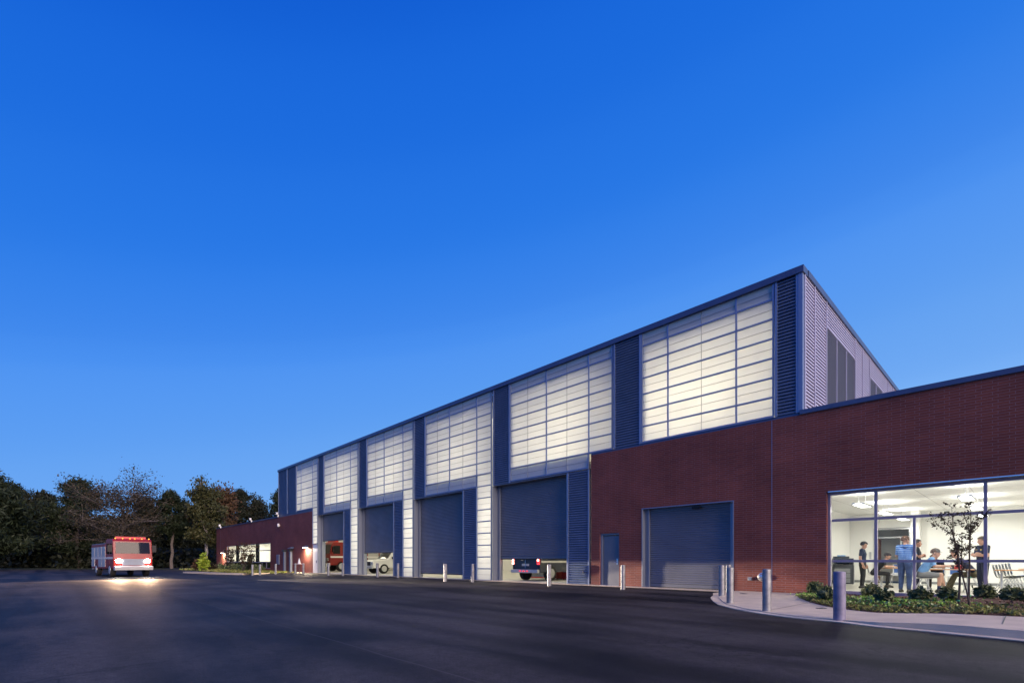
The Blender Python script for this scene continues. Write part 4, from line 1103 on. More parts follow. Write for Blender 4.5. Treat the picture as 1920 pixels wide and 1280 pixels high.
# planting by the far office window
mb = MB()
ve = [gp(343, 1073.5, -.1), gp(400, 1076, -.1), gp(455, 1077.2, -.1), gp(520, 1075, -.1)]
strip('kerb', ve, [v + Vector((.25, .8, 0)) for v in ve], MAT['concrete'], zt=.03)
C = []
pts_in = []
for k in range(2600):
    t = RNG.random(); px = 352 + 120 * t; x = wx(px, 16.2 - RNG.random() * 3.6); y = RX and 0
    yy = 13.2 + 3.6 * RNG.random(); xx = -80 + 33 * t
    pts_in.append((xx, yy, gz(xx, yy) + .05))
pts_in = np.array(pts_in)
mb = MB(); mb.quad((-84, 12.6, -.09), (-46, 13.2, -.09), (-46, 17.25, .02), (-84, 17.25, -.06)); tag(mb.build('lawn', MAT['grass_soil']), kind='structure')
tag(leaf_cloud('lawn_grass', pts_in, RNG.uniform(.12, .3, len(pts_in)), MAT['grass_leaf'], up=2), kind='stuff')
for k in range(9):
    x = -72.5 + k * 2.05; y = 16.2 + random.uniform(-.2, .2)
    shrub(Vector((x, y, -.02)), .75, random.uniform(.55, .75), ['low dense shrub in the row under the office window, nearest the lit wall lamp', 'low dense shrub in the row under the office window'][k > 0], 'shrub_leaf', 500, 'shrubs under the office window', .13)
shrub(tpos(381, 58), .7, 2.1, 'tall bright yellow green bush lit at the left of the brick wing', 'bright_leaf', 900, 'bushes at the far kerb', .2, 'bright_bush')
shrub(tpos(371, 60), .7, 1.5, 'thin brownish bush left of the bright yellow green bush', 'orange_leaf', 260, 'bushes at the far kerb', .16, 'thin_bush')
shrub(tpos(398, 60), .7, 1.0, 'low dull bush right of the bright yellow green bush', 'dull_leaf', 400, 'bushes at the far kerb', .16, 'low_bush')
def sapling(px, d, h, lab, leaf, seed):
    rnd = random.Random(seed); root = empty('sapling', tpos(px, d)); tr = MB(); C = []
    for k in range(4):
        p, _ = limb(tr, (0, 0, 0), (rnd.uniform(-.3, .3), rnd.uniform(-.3, .3), 1), h, .035, 6, .08, .02, rnd)
        for q in p[2:]:
            for j in range(3):
                p2, _ = limb(tr, q, (rnd.uniform(-1, 1), rnd.uniform(-1, 1), .6), h * .2, .012, 3, .2, 0, rnd)
                for w in p2[1:]: C += [np.array(w) + RNG.normal(size=3) * .08 for _ in range(3)]
    tr.build('trunk', MAT['bark_dark'], root); leaf_cloud('foliage', np.array(C), RNG.uniform(.07, .15, len(C)), MAT[leaf], root)
    tag(root, lab, 'young tree', 'young trees at the office window')
sapling(456, 51.5, 2.7, 'young tree with reddish leaves in front of the middle office window', 'orange_leaf', 1)
sapling(428, 58, 2.4, 'young bare tree in front of the left office window', 'dull_leaf', 2)
sapling(468, 52, 1.7, 'dark low young tree in front of the dark pier of the office window', 'dark_leaf', 3)

# ------------------------------------------------------------------ vehicles
def wheel(root, x, y, r, w, side):
    mb = MB(); mb.tube([(x, y - w / 2, r), (x, y - w / 2 + .02, r), (x, y + w / 2 - .02, r), (x, y + w / 2, r)], [r * .93, r, r, r * .93], 22)
    wh = mb.build('wheel', MAT['tyre'], root, smooth=True)
    yo = y + side * w / 2
    mb = MB(); mb.tube([(x, yo - side * .03, r), (x, yo + side * .012, r), (x, yo + side * .02, r)], [r * .62, r * .6, r * .3], 16); mb.build('rim', MAT['silver'], wh, smooth=True)
def fire_engine(body='fire_red', lights='off', name='fire_engine'):
    """front at +x, centred on its base"""
    root = empty(name, (0, 0, 0)); L, Wd = 8.2, 2.45; h = Wd / 2
    mb = MB(); mb.box(-3.9, 3.7, -.45, .45, .5, .78); mb.build('chassis', MAT['black'], root)
    mb = MB(); mb.prism([(1.55, .62), (4.02, .62), (4.08, 1.35), (4.02, 1.75), (3.84, 2.72), (3.7, 2.9), (1.7, 2.9), (1.55, 2.8)], -h, h, 'y'); mb.build('cab', MAT[body], root, bevel=.05)
    mb = MB(); mb.quad((4.035, -1.08, 1.78), (4.035, 1.08, 1.78), (3.865, 1.05, 2.65), (3.865, -1.05, 2.65)); mb.build('windscreen', MAT['car_glass'], root, recalc=False)
    for s in (-1, 1):
        for a, b in ((3.02, 3.72), (1.85, 2.75)):
            mb = MB(); mb.box(a, b, s * (h + .003), s * (h + .012), 1.75, 2.55); mb.build('side_window', MAT['car_glass'], root)
        mb = MB(); mb.box(1.8, 2.82, s * (h + .002), s * (h + .008), .85, 1.70); mb.box(1.95, 2.1, s * (h + .009), s * (h + .03), 1.45, 1.5); mb.build('cab_door', MAT[body], root)
        mb = MB(); mb.box(-3.9, 1.5, s * (h - .02) if s > 0 else -h, h if s > 0 else s * (h - .02), .62, 2.55)
        mb.build('body_side', MAT[body], root)
        for k in range(4):
            a = -3.8 + k * 1.32
            if k == 1: mbz = 1.35
            else: mbz = .75
            mb = MB()
            for j in range(int((2.35 - mbz) / .1)): mb.box(a, a + 1.2, s * (h + .002), s * (h + .016), mbz + j * .1, mbz + j * .1 + .09)
            mb.build('locker_shutter', MAT['silver'], root)
        mb = MB(); mb.box(-3.9, 4.0, s * (h + .017), s * (h + .022), 1.36, 1.52); mb.build('white_stripe', MAT['truck_white'], root)
        mb = MB(); mb.box(3.75, 3.85, s * (h + .02), s * (h + .3), 1.9, 2.45); mb.build('mirror', MAT['black'], root)
        for x in (2.85, -2.0): wheel(root, x, s * (h - .16), .52, .32, s)
        mb = MB(); mb.sphere((0, 0, 0), .17, 12, 8, (.35, 1.2, .9)); o = mb.build('headlight', MAT['head_lamp' if lights == 'front' else 'chrome'], root, smooth=True); o.location = (4.09, s * .88, 1.2)
        mb = MB(); mb.box(-4.0, -3.93, s * 1.12, s * .98, .95, 1.35); mb.build('tail_light', MAT['tail_lamp' if lights == 'rear' else 'red_plastic'], root)
        for y in (.15, .6, 1.05):
            mb = MB(); mb.sphere((3.78, s * y, 2.93), .045, 8, 6); mb.build('clearance_light', MAT['amber_lamp' if lights == 'front' else 'red_plastic'], root)
    mb = MB(); mb.box(-3.9, 1.5, -h + .03, h - .03, 2.56, 2.62); mb.box(-3.9, -3.86, -h + .03, h - .03, .62, 2.56); mb.box(1.46, 1.5, -h + .03, h - .03, .62, 2.56); mb.build('body_top', MAT['jamb_metal'], root)
    mb = MB(); mb.prism([(4.0, .5), (4.42, .5), (4.45, .8), (4.0, .84)], -1.2, 1.2, 'y'); mb.build('bumper', MAT['silver'], root, bevel=.03)
    mb = MB()
    for k in range(6): mb.box(4.085, 4.105, -.62, .62, .92 + k * .07, .96 + k * .07)
    mb.box(4.07, 4.09, -.68, .68, .88, 1.36); mb.build('grille', MAT['jamb_metal'], root)
    mb = MB(); mb.prism([(-.16, 0), (.16, 0), (.12, .17), (-.12, .17)], -.95, .95, 'y'); o = mb.build('light_bar', MAT['red_plastic'], root); o.location = (3.2, 0, 2.92)
    mb = MB()
    for y in (-.25, .25): mb.box(-3.8, 1.3, y - .03, y + .03, 2.70, 2.80)
    for k in range(16): mb.box(-3.6 + k * .31, -3.56 + k * .31, -.22, .22, 2.73, 2.77)
    mb.build('ladder', MAT['silver'], root)
    mb = MB(); mb.box(-4.25, -3.92, -1.15, 1.15, .5, .6); mb.build('rear_step', MAT['silver'], root)
    return root
def pickup(body='suv_red', lights='off', name='utility_vehicle'):
    """boxy rescue wagon, front at +x"""
    root = empty(name, (0, 0, 0)); h = .97
    mb = MB(); mb.prism([(-2.6, .45), (2.55, .45), (2.66, .62), (2.64, .98), (2.5, 1.10), (1.32, 1.18), (.72, 1.84), (.5, 1.88), (-2.45, 1.86), (-2.56, 1.75), (-2.62, 1.05)], -h, h, 'y'); mb.build('body', MAT[body], root, bevel=.06)
    mb = MB(); mb.quad((1.30, -.84, 1.22), (1.30, .84, 1.22), (.80, .78, 1.79), (.80, -.78, 1.79)); o = mb.build('windscreen', MAT['car_glass'], root, recalc=False); o.location = (.03, 0, .02)
    mb = MB(); mb.box(-2.612, -2.600, -.76, .76, 1.22, 1.70); o = mb.build('rear_window', MAT['car_glass'], root); o.rotation_euler = (0, 0, 0)
    mb = MB(); mb.box(-2.622, -2.606, -.84, .84, .62, 1.19); mb.cur = 1; mb.box(-2.63, -2.6225, -.25, .25, .78, .90); mb.build('tailgate', [MAT[body], MAT['truck_white']], root)
    mb = MB(); mb.box(-2.78, -2.6, -.95, .95, .42, .60); mb.build('rear_bumper', MAT['silver'], root, bevel=.03)
    mb = MB(); mb.box(2.6, 2.78, -.95, .95, .42, .62); mb.build('front_bumper', MAT['silver'], root, bevel=.03)
    mb = MB(); mb.box(2.655, 2.675, -.55, .55, .66, .98); mb.build('grille', MAT['black'], root)
    for s in (-1, 1):
        for a, b in ((-.02, .62), (-1.15, -.10), (-2.35, -1.25)):
            mb = MB(); mb.box(a, b, s * (h + .001), s * (h + .01), 1.26, 1.72); mb.build('side_window', MAT['car_glass'], root)
        mb = MB(); mb.box(-2.5, 2.4, s * (h + .001), s * (h + .006), .95, 1.05); mb.build('side_stripe', MAT['truck_white'], root)
        mb = MB(); mb.box(.75, .95, s * (h + .01), s * (h + .2), 1.2, 1.38); mb.build('mirror', MAT['black'], root)
        for x in (1.65, -1.65): wheel(root, x, s * (h - .12), .40, .26, s)
        on = lights == 'rear'
        mb = MB(); mb.box(-2.64, -2.60, s * .96, s * .80, .86, 1.20); t = mb.build('tail_light', MAT['tail_lamp' if on else 'red_plastic'], root)
        mb = MB(); mb.box(-2.652, -2.641, s * .93, s * .83, 1.03, 1.15); mb.build('brake_lens', MAT['brake_core' if on else 'red_plastic'], t)
        mb = MB(); mb.box(-2.652, -2.641, s * .93, s * .83, .88, .97); mb.build('reverse_lens', MAT['reverse_lamp' if (on and s > 0) else 'silver'], t)
        mb = MB(); mb.box(-2.6, -2.55, s * .98, s * .82, 1.32, 1.40); mb.build('marker_light', MAT['tail_lamp' if on else 'red_plastic'], root)
        mb = MB(); mb.box(2.62, 2.67, s * .92, s * .62, .74, .96); mb.build('headlight', MAT['head_lamp' if lights == 'front' else 'chrome'], root)
    mb = MB(); mb.prism([(-.14, 0), (.14, 0), (.1, .13), (-.1, .13)], -.62, .62, 'y'); o = mb.build('light_bar', MAT['tail_lamp' if lights == 'rear' else 'signal_blue'], root); o.location = (-2.2 if lights == 'rear' else .2, 0, 1.87)
    mb = MB(); mb.box(-2.642, -2.6232, -.02, .02, .66, 1.17); mb.tube([(-2.63, .1, 1.08), (-2.66, .1, 1.08), (-2.66, .3, 1.08), (-2.63, .3, 1.08)], .012, 6); mb.build('door_handle', MAT['chrome'], root)
    mb = MB(); mb.tube([(-2.615, -.1, 1.26), (-2.625, .1, 1.30), (-2.625, .45, 1.42)], .012, 6); mb.build('rear_wiper', MAT['black'], root)
    mb = MB()
    for s in (-1, 1): mb.tube([(.3, s * .72, 1.90), (.2, s * .72, 1.95), (-2.1, s * .72, 1.95), (-2.2, s * .72, 1.90)], .022, 6)
    mb.build('roof_rail', MAT['black'], root)
    for k in (-.25, 0, .25):
        mb = MB(); mb.box(-2.792, -2.781, k - .05, k + .05, .49, .54); mb.build('bumper_light', MAT['tail_lamp' if lights == 'rear' else 'red_plastic'], root)
    return root
mat('suv_navy', (.018, .026, .06), .3, 0, .5, coat=.6)
# the engine coming along the front of the station, its headlamps on
E1 = fire_engine('fire_red', 'front')
ep = at(226, 40.5); E1.location = (ep.x, ep.y, gz(ep.x, ep.y)); E1.rotation_euler = (0, 0, R(6)); tag(E1, 'fire engine facing the camera with bright headlights at the far left of the lot', 'fire engine')
hd = Vector((math.cos(R(6)), math.sin(R(6)), 0)); sd = Vector((-hd.y, hd.x, 0)); base = Vector(E1.location)
def beam(pos, aim, power, hw, vw, name='headlamp_beam', col=(1, .80, .58), blend=.25):
    ld = bpy.data.lights.new(name, 'SPOT'); ld.energy = power; ld.spot_size = 2 * hw; ld.spot_blend = blend; ld.shadow_soft_size = .04; ld.color = col
    o = bpy.data.objects.new(name, ld); COL.objects.link(o); o.location = pos
    d = (Vector(aim) - Vector(pos)).normalized()
    zc = -d; xc = Vector((0, 0, 1)).cross(zc).normalized(); yc = zc.cross(xc)
    M = Matrix((xc, yc, zc)).transposed().to_4x4(); o.rotation_euler = M.to_euler(); o.scale = (1, math.tan(vw) / math.tan(hw), 1)
    return o
for s in (-1, 1):
    p = base + hd * 4.2 + sd * (.88 * s) + Vector((0, 0, 1.27))
    beam(p, p + Vector((math.cos(R(18)), math.sin(R(18)), math.tan(R(-2.1)))) * 10, 100000, R(3.9), R(2.1), blend=.25)
    beam(p, p + Vector((math.cos(R(-14)), math.sin(R(-14)), math.tan(R(-6)))) * 10, 5500, R(24), R(5.0), col=(1, .62, .36), blend=.7)
E2 = pickup('suv_navy', 'rear'); E2.location = (-18.35, 20.9, .057); E2.rotation_euler = (0, 0, R(93)); tag(E2, 'dark rescue wagon with glowing red tail lights just inside the waist high door', 'rescue vehicle')
E3 = fire_engine('fire_red', 'off'); E3.location = (-48.3, 24.2, .06); E3.rotation_euler = (0, 0, R(-90)); tag(E3, 'red fire engine parked inside the bay under the highest raised door', 'fire engine')
E4 = pickup('truck_white', 'off'); E4.location = (-37.6, 21.9, .06); E4.rotation_euler = (0, 0, R(-90)); tag(E4, 'white rescue wagon parked inside the bay behind the half raised door', 'rescue vehicle')
# gear in the near bay
def locker(x, y, w, d, h, m, name, lab, cat):
    mb = MB(); mb.box(-w / 2, w / 2, -d / 2, d / 2, .06, h); mb.cur = 1
    n = max(2, int(h / .25))
    for k in range(n): mb.box(-w / 2 + .03, w / 2 - .03, -d / 2 - .02, -d / 2 - .002, .1 + k * (h - .12) / n, .06 + (k + 1) * (h - .12) / n)
    for sx in (-1, 1):
        for sy in (-1, 1): mb.box(sx * (w / 2 - .08) - .03, sx * (w / 2 - .08) + .03, sy * (d / 2 - .08) - .03, sy * (d / 2 - .08) + .03, 0, .059)
    o = mb.build(name, [m, m], bevel=.008); o.location = (x, y, .056); tag(o, lab, cat)
def lk(px, d): v = at(px, d); return v.x, v.y
locker(*lk(1042, 28.4), .7, .5, .62, MAT['red_plastic'], 'tool_chest', 'red tool chest on the bay floor behind the waist high door', 'tool chest')
locker(*lk(1054, 28.9), .55, .5, 1.05, MAT['signal_blue'], 'steel_cabinet', 'dark blue cabinet on the bay floor right of the red tool chest', 'cabinet')
locker(*lk(1062.5, 27.4), .4, .4, .40, MAT['red_plastic'], 'tool_box', 'small red box at the right edge of the waist high opening', 'box')
v = at(1018, 30.5)
mb = MB(); mb.box(-1.5, 1.5, -.25, .25, .06, 1.9)
mb.cur = 1
for k in range(6): mb.box(-1.47 + k * .5, -1.03 + k * .5, -.27, -.252, .2, 1.85)
mb.cur = 2; mb.box(-1.52, 1.52, -.29, .26, 0, .058)
o = mb.build('gear_lockers', [MAT['jamb_metal'], MAT['galvanised'], MAT['red_plastic']], bevel=.008); o.location = (v.x, v.y, .056); o.rotation_euler = (0, 0, R(8)); tag(o, 'row of grey lockers on a red base seen under the waist high door', 'lockers')
# small table by the lit wall lamp
root = empty('patio_table', at(561, 42.2, .03)); mb = MB(); mb.lathe((0, 0, .80), [(.42, 0), (.44, .02), (.42, .04)], 20); mb.build('table_top', MAT['white_plastic'], root, smooth=True)
mb = MB(); mb.lathe((0, 0, 0), [(.25, 0), (.25, .03), (.03, .05), (.03, .798)], 12); mb.build('pedestal', MAT['dark_plastic'], root, smooth=True)
tag(root, 'small white round table between two bollards under the lit wall lamp', 'table')
mb = MB(); mb.lathe((0, 0, 0), [(.10, 0), (.11, .05), (.07, .28), (.035, .42), (.02, .46)], 12); o = mb.build('tapered_ornament', MAT['white_plastic'], smooth=True); o.location = Vector(root.location) + Vector((0, 0, .842)); tag(o, 'white tapered object standing on the small white table', 'ornament')  # plain tapered white object of unknown kind, gives no light

# ------------------------------------------------------------------ canteen furniture
def mesh_grid(mb, rows):
    i = len(mb.v); n = len(rows[0])
    for r in rows: mb.v += [tuple(p) for p in r]
    for a in range(len(rows) - 1):
        for b in range(n - 1):
            mb.f.append((i + a * n + b, i + a * n + b + 1, i + (a + 1) * n + b + 1, i + (a + 1) * n + b)); mb.m.append(mb.cur)
def make_chair(label):
    """sitter faces +y"""
    root = empty('canteen_chair', (0, 0, 0))
    prof = [(.25, .435), (.22, .45), (.10, .455), (-.06, .445), (-.16, .46), (-.20, .52), (-.225, .62), (-.25, .74), (-.275, .86), (-.28, .88)]
    wid = [.20, .22, .23, .23, .22, .20, .20, .215, .205, .18]
    mb = MB()
    for dz in (0, -.014):
        rows = []
        for (y, z), w in zip(prof, wid):
            rows.append([(w * t, y + (.03 * t * t if z > .5 else 0) + (dz if z > .5 else 0), z + (.02 * t * t if z < .5 else 0) + (dz if z <= .5 else 0)) for t in (-1, -.6, -.2, .2, .6, 1)])
        mesh_grid(mb, rows)
    mb.build('seat_shell', MAT['white_plastic'], root, smooth=True)
    mb = MB(); rows = []
    for (y, z), w in list(zip(prof, wid))[5:9]: rows.append([(w * .8 * t, y + .012 + .03 * (.8 * t) ** 2, z + .01) for t in (-1, -.5, 0, .5, 1)])
    mesh_grid(mb, rows); mb.build('back_pad', MAT['blue_pad'], root, smooth=True)
    mb = MB(); rows = []
    for (y, z), w in list(zip(prof, wid))[1:4]: rows.append([(w * .8 * t, y, z + .012 + .013 * t * t) for t in (-1, -.5, 0, .5, 1)])
    mesh_grid(mb, rows); mb.build('seat_pad', MAT['blue_pad'], root, smooth=True)
    for s in (-1, 1):
        mb = MB(); mb.tube([(s * .19, .06, .43), (s * .23, .21, .02), (s * .23, .22, .0)], .011, 8); mb.build('leg', MAT['silver'], root)
        mb = MB(); mb.tube([(s * .19, -.02, .43), (s * .23, -.23, .02), (s * .23, -.24, .0)], .011, 8); mb.build('leg', MAT['silver'], root)
        mb = MB(); mb.tube([(s * .20, .13, .235), (s * .20, -.12, .235)], .008, 6); mb.build('stretcher', MAT['silver'], root)
    return tag(root, label, 'chair', 'white chairs with blue pads in the canteen')
ZR = ZF + .001
chair0 = make_chair('x')
used = []
def chair(p, rz, label, dz=0):
    o = chair0 if not used else copy_tree(chair0)
    used.append(1); o.location = (p.x, p.y, ZR + dz); o.rotation_euler = (0, 0, rz); o['label'] = label; return o
CAMRZ = math.atan2(0.7250, 0.6887)             # turning by this makes local +x point along picture right
def prz(deg, px=1750): return CAMRZ - math.atan((px - CX) / F_PX) + R(deg)   # facing +y local: 0 away from us, -90 to the right, 90 to the left
def make_table():
    root = empty('canteen_table', (0, 0, 0)); Lx, Wy = 1.3, .72
    mb = MB(); mb.box(-Lx / 2, Lx / 2, -Wy / 2, Wy / 2, .715, .745); mb.cur = 1; mb.box(-Lx / 2 + .012, Lx / 2 - .012, -Wy / 2 + .012, Wy / 2 - .012, .7455, .749)
    mb.build('table_top', [MAT['table_wood'], MAT['room_grey']], root, bevel=.006)
    for s in (-1, 1):
        mb = MB(); mb.tube([(s * .5, 0, .05), (s * .5, 0, .714)], .032, 12); mb.build('leg', MAT['silver'], root, smooth=True)
        mb = MB(); mb.prism([(-.33, 0), (.33, 0), (.33, .03), (.05, .075), (-.05, .075), (-.33, .03)], s * .5 - .035, s * .5 + .035, 'x'); mb.build('foot', MAT['silver'], root, bevel=.008)
    return tag(root, 'x', 'table', 'tables of the canteen')
T = make_table(); TB = []
for k, (px, d, rz, lab) in enumerate(((1683, 19.0, prz(0, 1683), 'canteen table where the person in black sits, left behind the striped shirt'), (1777, 16.3, prz(0, 1777), 'canteen table between the man in the grey cap and the person in khaki'), (1922, 14.8, prz(0, 1920), 'canteen table with nobody at it at the right edge of the picture'), (1962, 16.6, prz(0, 1960), 'empty canteen table behind the one at the right edge'))):
    o = T if k == 0 else copy_tree(T); p = at(px, d); o.location = (p.x, p.y, ZR); o.rotation_euler = (0, 0, rz); o['label'] = lab; TB.append(o)
# copier
root = empty('copier', at(1579, 20.4, ZR)); root.rotation_euler = (0, 0, prz(6, 1579))
mb = MB(); mb.box(-.33, .36, -.33, .33, .06, .86); mb.build('cabinet', MAT['dark_plastic'], root, bevel=.015)
mb = MB()
for k in range(3): mb.box(-.30, .24, -.352, -.332, .12 + k * .2, .30 + k * .2)
mb.build('paper_drawer', MAT['baseboard'], root, bevel=.006)
mb = MB(); mb.box(-.33, .36, -.33, .33, 1.0, 1.12); mb.box(-.33, -.24, -.33, .33, .862, .999); mb.box(.28, .36, -.33, .33, .862, .999); mb.box(-.23, .27, .2, .33, .862, .999); mb.build('scanner', MAT['dark_plastic'], root, bevel=.012)
mb = MB(); mb.box(-.30, .22, -.30, .3, 1.122, 1.20); mb.build('lid', MAT['dark_plastic'], root, bevel=.015)
mb = MB(); mb.prism([(-.34, .94), (-.52, .98), (-.52, 1.0), (-.34, 1.0)], -.2, .2, 'x'); mb.build('control_panel', MAT['silver'], root)
mb = MB(); mb.box(-.72, -.34, -.22, .22, .80, .83); mb.build('paper_tray', MAT['silver'], root)
mb = MB(); mb.box(.365, .385, -.3, .3, .08, .84); mb.build('side_cover', MAT['silver'], root)
tag(root, 'dark grey office copier standing against the left canteen wall', 'copier')
mb = MB()
for k in range(4): mb.box(-.16 + .07 * k, -.10 + .07 * k, -.08, .08, 0, .05 - .006 * (k % 2))
o = mb.build('paper_pack', MAT['light_blue_cloth'], bevel=.008); p = root.location; o.location = (p.x, p.y, ZR + 1.203); tag(o, 'blue packs lying on the lid of the copier', 'paper pack')

# ------------------------------------------------------------------ people
def person(label, pos, rz, J, wear, hair, extra=(), name='person', scale=1.0, fingers=True):
    """J: joints in a local frame (facing +y, right hand +x); one voxel-skinned body, materials by nearest segment"""
    J = {k: (v if isinstance(v, float) else Vector(v)) for k, v in J.items()}
    S = []                                       # p0 r0 p1 r1 label
    def seg(a, ra, b, rb, lab): S.append((Vector(a), ra, Vector(b), rb, lab))
    def cut(a, ra, b, rb, t, l1, l2):
        m = a.lerp(b, t); rm = ra + (rb - ra) * t; seg(a, ra, m, rm, l1); seg(m, rm * .97, b, rb, l2)
    sh, tr_ = 'shirt', 'trousers'
    pel, ch, nk, hd = J['pelvis'], J['chest'], J['neck'], J['head']
    side = (J['shR'] - J['shL']).normalized()
    hside = (J['hipR'] - J['hipL']).normalized()
    wa = pel.lerp(ch, .5)
    for s in (-1, 1):
        seg(pel + hside * .075 * s, .105, pel.lerp(wa, .35) + hside * .07 * s, .105, tr_)
        seg(pel.lerp(wa, .4) + hside * .07 * s, .107, wa + side * .06 * s, .103 * wear.get('belly', 1), sh)
        seg(wa + side * .06 * s, .103 * wear.get('belly', 1), ch + side * .085 * s, .112, sh)
        seg(ch + side * .085 * s, .108, J['shR' if s > 0 else 'shL'] + Vector((0, 0, .0)), .066, sh)
        seg(nk - Vector((0, 0, .03)), .062, (J['shR' if s > 0 else 'shL']).lerp(nk, .2), .055, sh)
    seg(nk - Vector((0, 0, .02)), .056, hd - Vector((0, 0, .07)), .052, 'skin')
    f = Vector(J.get('look', (0, 1, 0))).normalized(); rt = f.cross(Vector((0, 0, 1))).normalized(); up = rt.cross(f)
    H = lambda a, b, c: hd + rt * a + f * b + up * c
    seg(H(0, -.018, .035), .092, H(0, .018, .03), .083, 'skin')                # skull
    seg(H(0, .03, -.03), .070, H(0, .052, -.085), .044, 'skin')                # jaw
    seg(H(0, .092, .0), .012, H(0, .112, -.028), .016, 'skin')                 # nose
    seg(H(-.02, .092, -.062), .010, H(.02, .092, -.062), .010, 'lip')
    seg(H(-.05, .078, .028), .013, H(.05, .078, .028), .013, 'skin')           # brow
    for s in (-1, 1):
        seg(H(.088 * s, -.005, .005), .016, H(.086 * s, -.008, -.03), .012, 'skin')
        seg(H(.032 * s, .083, .006), .012, H(.034 * s, .083, .006), .012, 'eye')
    sl = wear.get('sleeve', .75); leg_t = wear.get('leg', 1.0)
    for c in 'LR':
        s = 1 if c == 'R' else -1
        a, e, w = J['sh' + c], J['el' + c], J['wr' + c]
        cut(a, .064, e, .047, sl, sh, 'skin'); seg(e, .045, e.lerp(w, .35), .043, 'skin'); seg(e.lerp(w, .35), .043, w, .030, 'skin')
        d = Vector(J.get('hd' + c, (w - e))).normalized()
        pn = Vector(J.get('pn' + c, (-s, 0, 0))); pn = (pn - d * pn.dot(d)).normalized(); lat = d.cross(pn)
        for t in (-1, 0, 1): seg(w + d * .01 + lat * t * .016, .019, w + d * .088 + lat * t * .029, .0145, 'skin')
        curl = J.get('curl', .45)
        for k, (t, L) in enumerate(((-1.5, .068), (-.5, .078), (.5, .073), (1.5, .056))):
            p0 = w + d * .092 + lat * t * .0205
            d1 = (d + pn * curl * .7).normalized(); d2 = (d + pn * curl * 2.2).normalized()
            p1 = p0 + d1 * L * .5; p2 = p1 + d2 * L * .5
            seg(p0, .0105, p1, .0098, 'skin'); seg(p1, .0098, p2, .0085, 'skin')
        tb = w + d * .03 + lat * -.026
        seg(tb, .016, tb + d * .035 - lat * .022 + pn * .012, .0125, 'skin'); seg(tb + d * .035 - lat * .022 + pn * .012, .0115, tb + d * .07 - lat * .02 + pn * .028, .0095, 'skin')
        hp, kn, an, to = J['hip' + c], J['kn' + c], J['an' + c], J['to' + c]
        lw_ = wear.get('legw', 1.0)
        if leg_t >= 1.0:
            seg(hp, .098 * lw_, kn, .066 * lw_, tr_); seg(kn, .066 * lw_, kn.lerp(an, .35), .062 * lw_, tr_); seg(kn.lerp(an, .35), .062 * lw_, an + (kn - an).normalized() * .05, .050 * lw_, tr_)
        else:
            cut(hp, .105, kn, .075, .92, tr_, 'skin'); seg(kn, .056, kn.lerp(an, .35), .058, 'skin'); seg(kn.lerp(an, .35), .058, kn.lerp(an, .8), .04, 'skin'); seg(kn.lerp(an, .72), .043, an, .04, 'sock')
        hl = an - (to - an).normalized() * .05; hl.z = to.z
        seg(an, .044, hl + Vector((0, 0, .005)), .040, 'shoe'); seg(hl, .038, an.lerp(to, .6) + Vector((0, 0, -.0)), .040, 'shoe'); seg(an, .044, an.lerp(to, .6), .042, 'shoe'); seg(an.lerp(to, .55), .042, to, .034, 'shoe')
    extra_seg = wear.get('segs', [])
    for e in extra_seg: seg(*e)
    P0 = np.array([s[0] for s in S]); R0 = np.array([s[1] for s in S]); P1 = np.array([s[2] for s in S]); R1 = np.array([s[3] for s in S])
    mb = MB()
    for (a, ra, b, rb, lab) in S:
        mb.sphere(a, ra, 12, 8)
        if (b - a).length > 1e-4: mb.sphere(b, rb, 12, 8); mb.tube([a, b], [ra, rb], 12, cap=True)
    me = bpy.data.meshes.new('tmp'); me.from_pydata(mb.v, [], mb.f)
    ob = bpy.data.objects.new('tmp', me); COL.objects.link(ob)
    bm = bmesh.new(); bm.from_mesh(me); bmesh.ops.remove_doubles(bm, verts=bm.verts, dist=1e-5); bmesh.ops.recalc_face_normals(bm, faces=bm.faces); bm.to_mesh(me); bm.free()
    md = ob.modifiers.new('r', 'REMESH'); md.mode = 'VOXEL'; md.voxel_size = .0085; md.adaptivity = 0
    m2 = ob.modifiers.new('s', 'SMOOTH'); m2.iterations = 4; m2.factor = .5
    dg = bpy.context.evaluated_depsgraph_get(); dg.update()
    body = bpy.data.meshes.new_from_object(ob.evaluated_get(dg)); bpy.data.objects.remove(ob)
    body.name = name
    n = len(body.polygons); c = np.empty(n * 3); body.polygons.foreach_get('center', c); c = c.reshape(-1, 3)
    best = np.full(n, 1e9); bi = np.zeros(n, int)
    for k in range(len(S)):
        ab = P1[k] - P0[k]; L2 = (ab * ab).sum()
        t = np.clip(((c - P0[k]) @ ab) / L2, 0, 1) if L2 > 1e-9 else np.zeros(n)
        dd = np.linalg.norm(c - (P0[k] + t[:, None] * ab), axis=1) - (R0[k] + (R1[k] - R0[k]) * t)
        w = dd < best; best[w] = dd[w]; bi[w] = k
    labs = ['shirt', 'trousers', 'skin', 'shoe', 'sock', 'eye', 'lip']
    for l in labs:
        body.materials.append(MAT[{'shirt': wear['shirt'], 'trousers': wear['trousers'], 'skin': wear.get('skin', 'skin'), 'shoe': 'shoe', 'sock': 'sock', 'eye': 'eye', 'lip': 'lip'}[l]])
    li = np.array([labs.index(s[4]) for s in S])
    body.polygons.foreach_set('material_index', li[bi].astype(np.int32)); body.polygons.foreach_set('use_smooth', [True] * n); body.update()
    o = bpy.data.objects.new(name, body); COL.objects.link(o)
    o.location = pos; o.rotation_euler = (0, 0, rz); o.scale = (scale,) * 3
    hb = MB()
    def hs(a, b, c_, r, sz=(1, 1, 1)): hb.sphere(H(a, b, c_), r, 18, 12, sz)
    hr = {'short': .003, 'full': .012, 'long': .012, 'none': 0}[hair[0]]
    rr = random.Random(len(label))
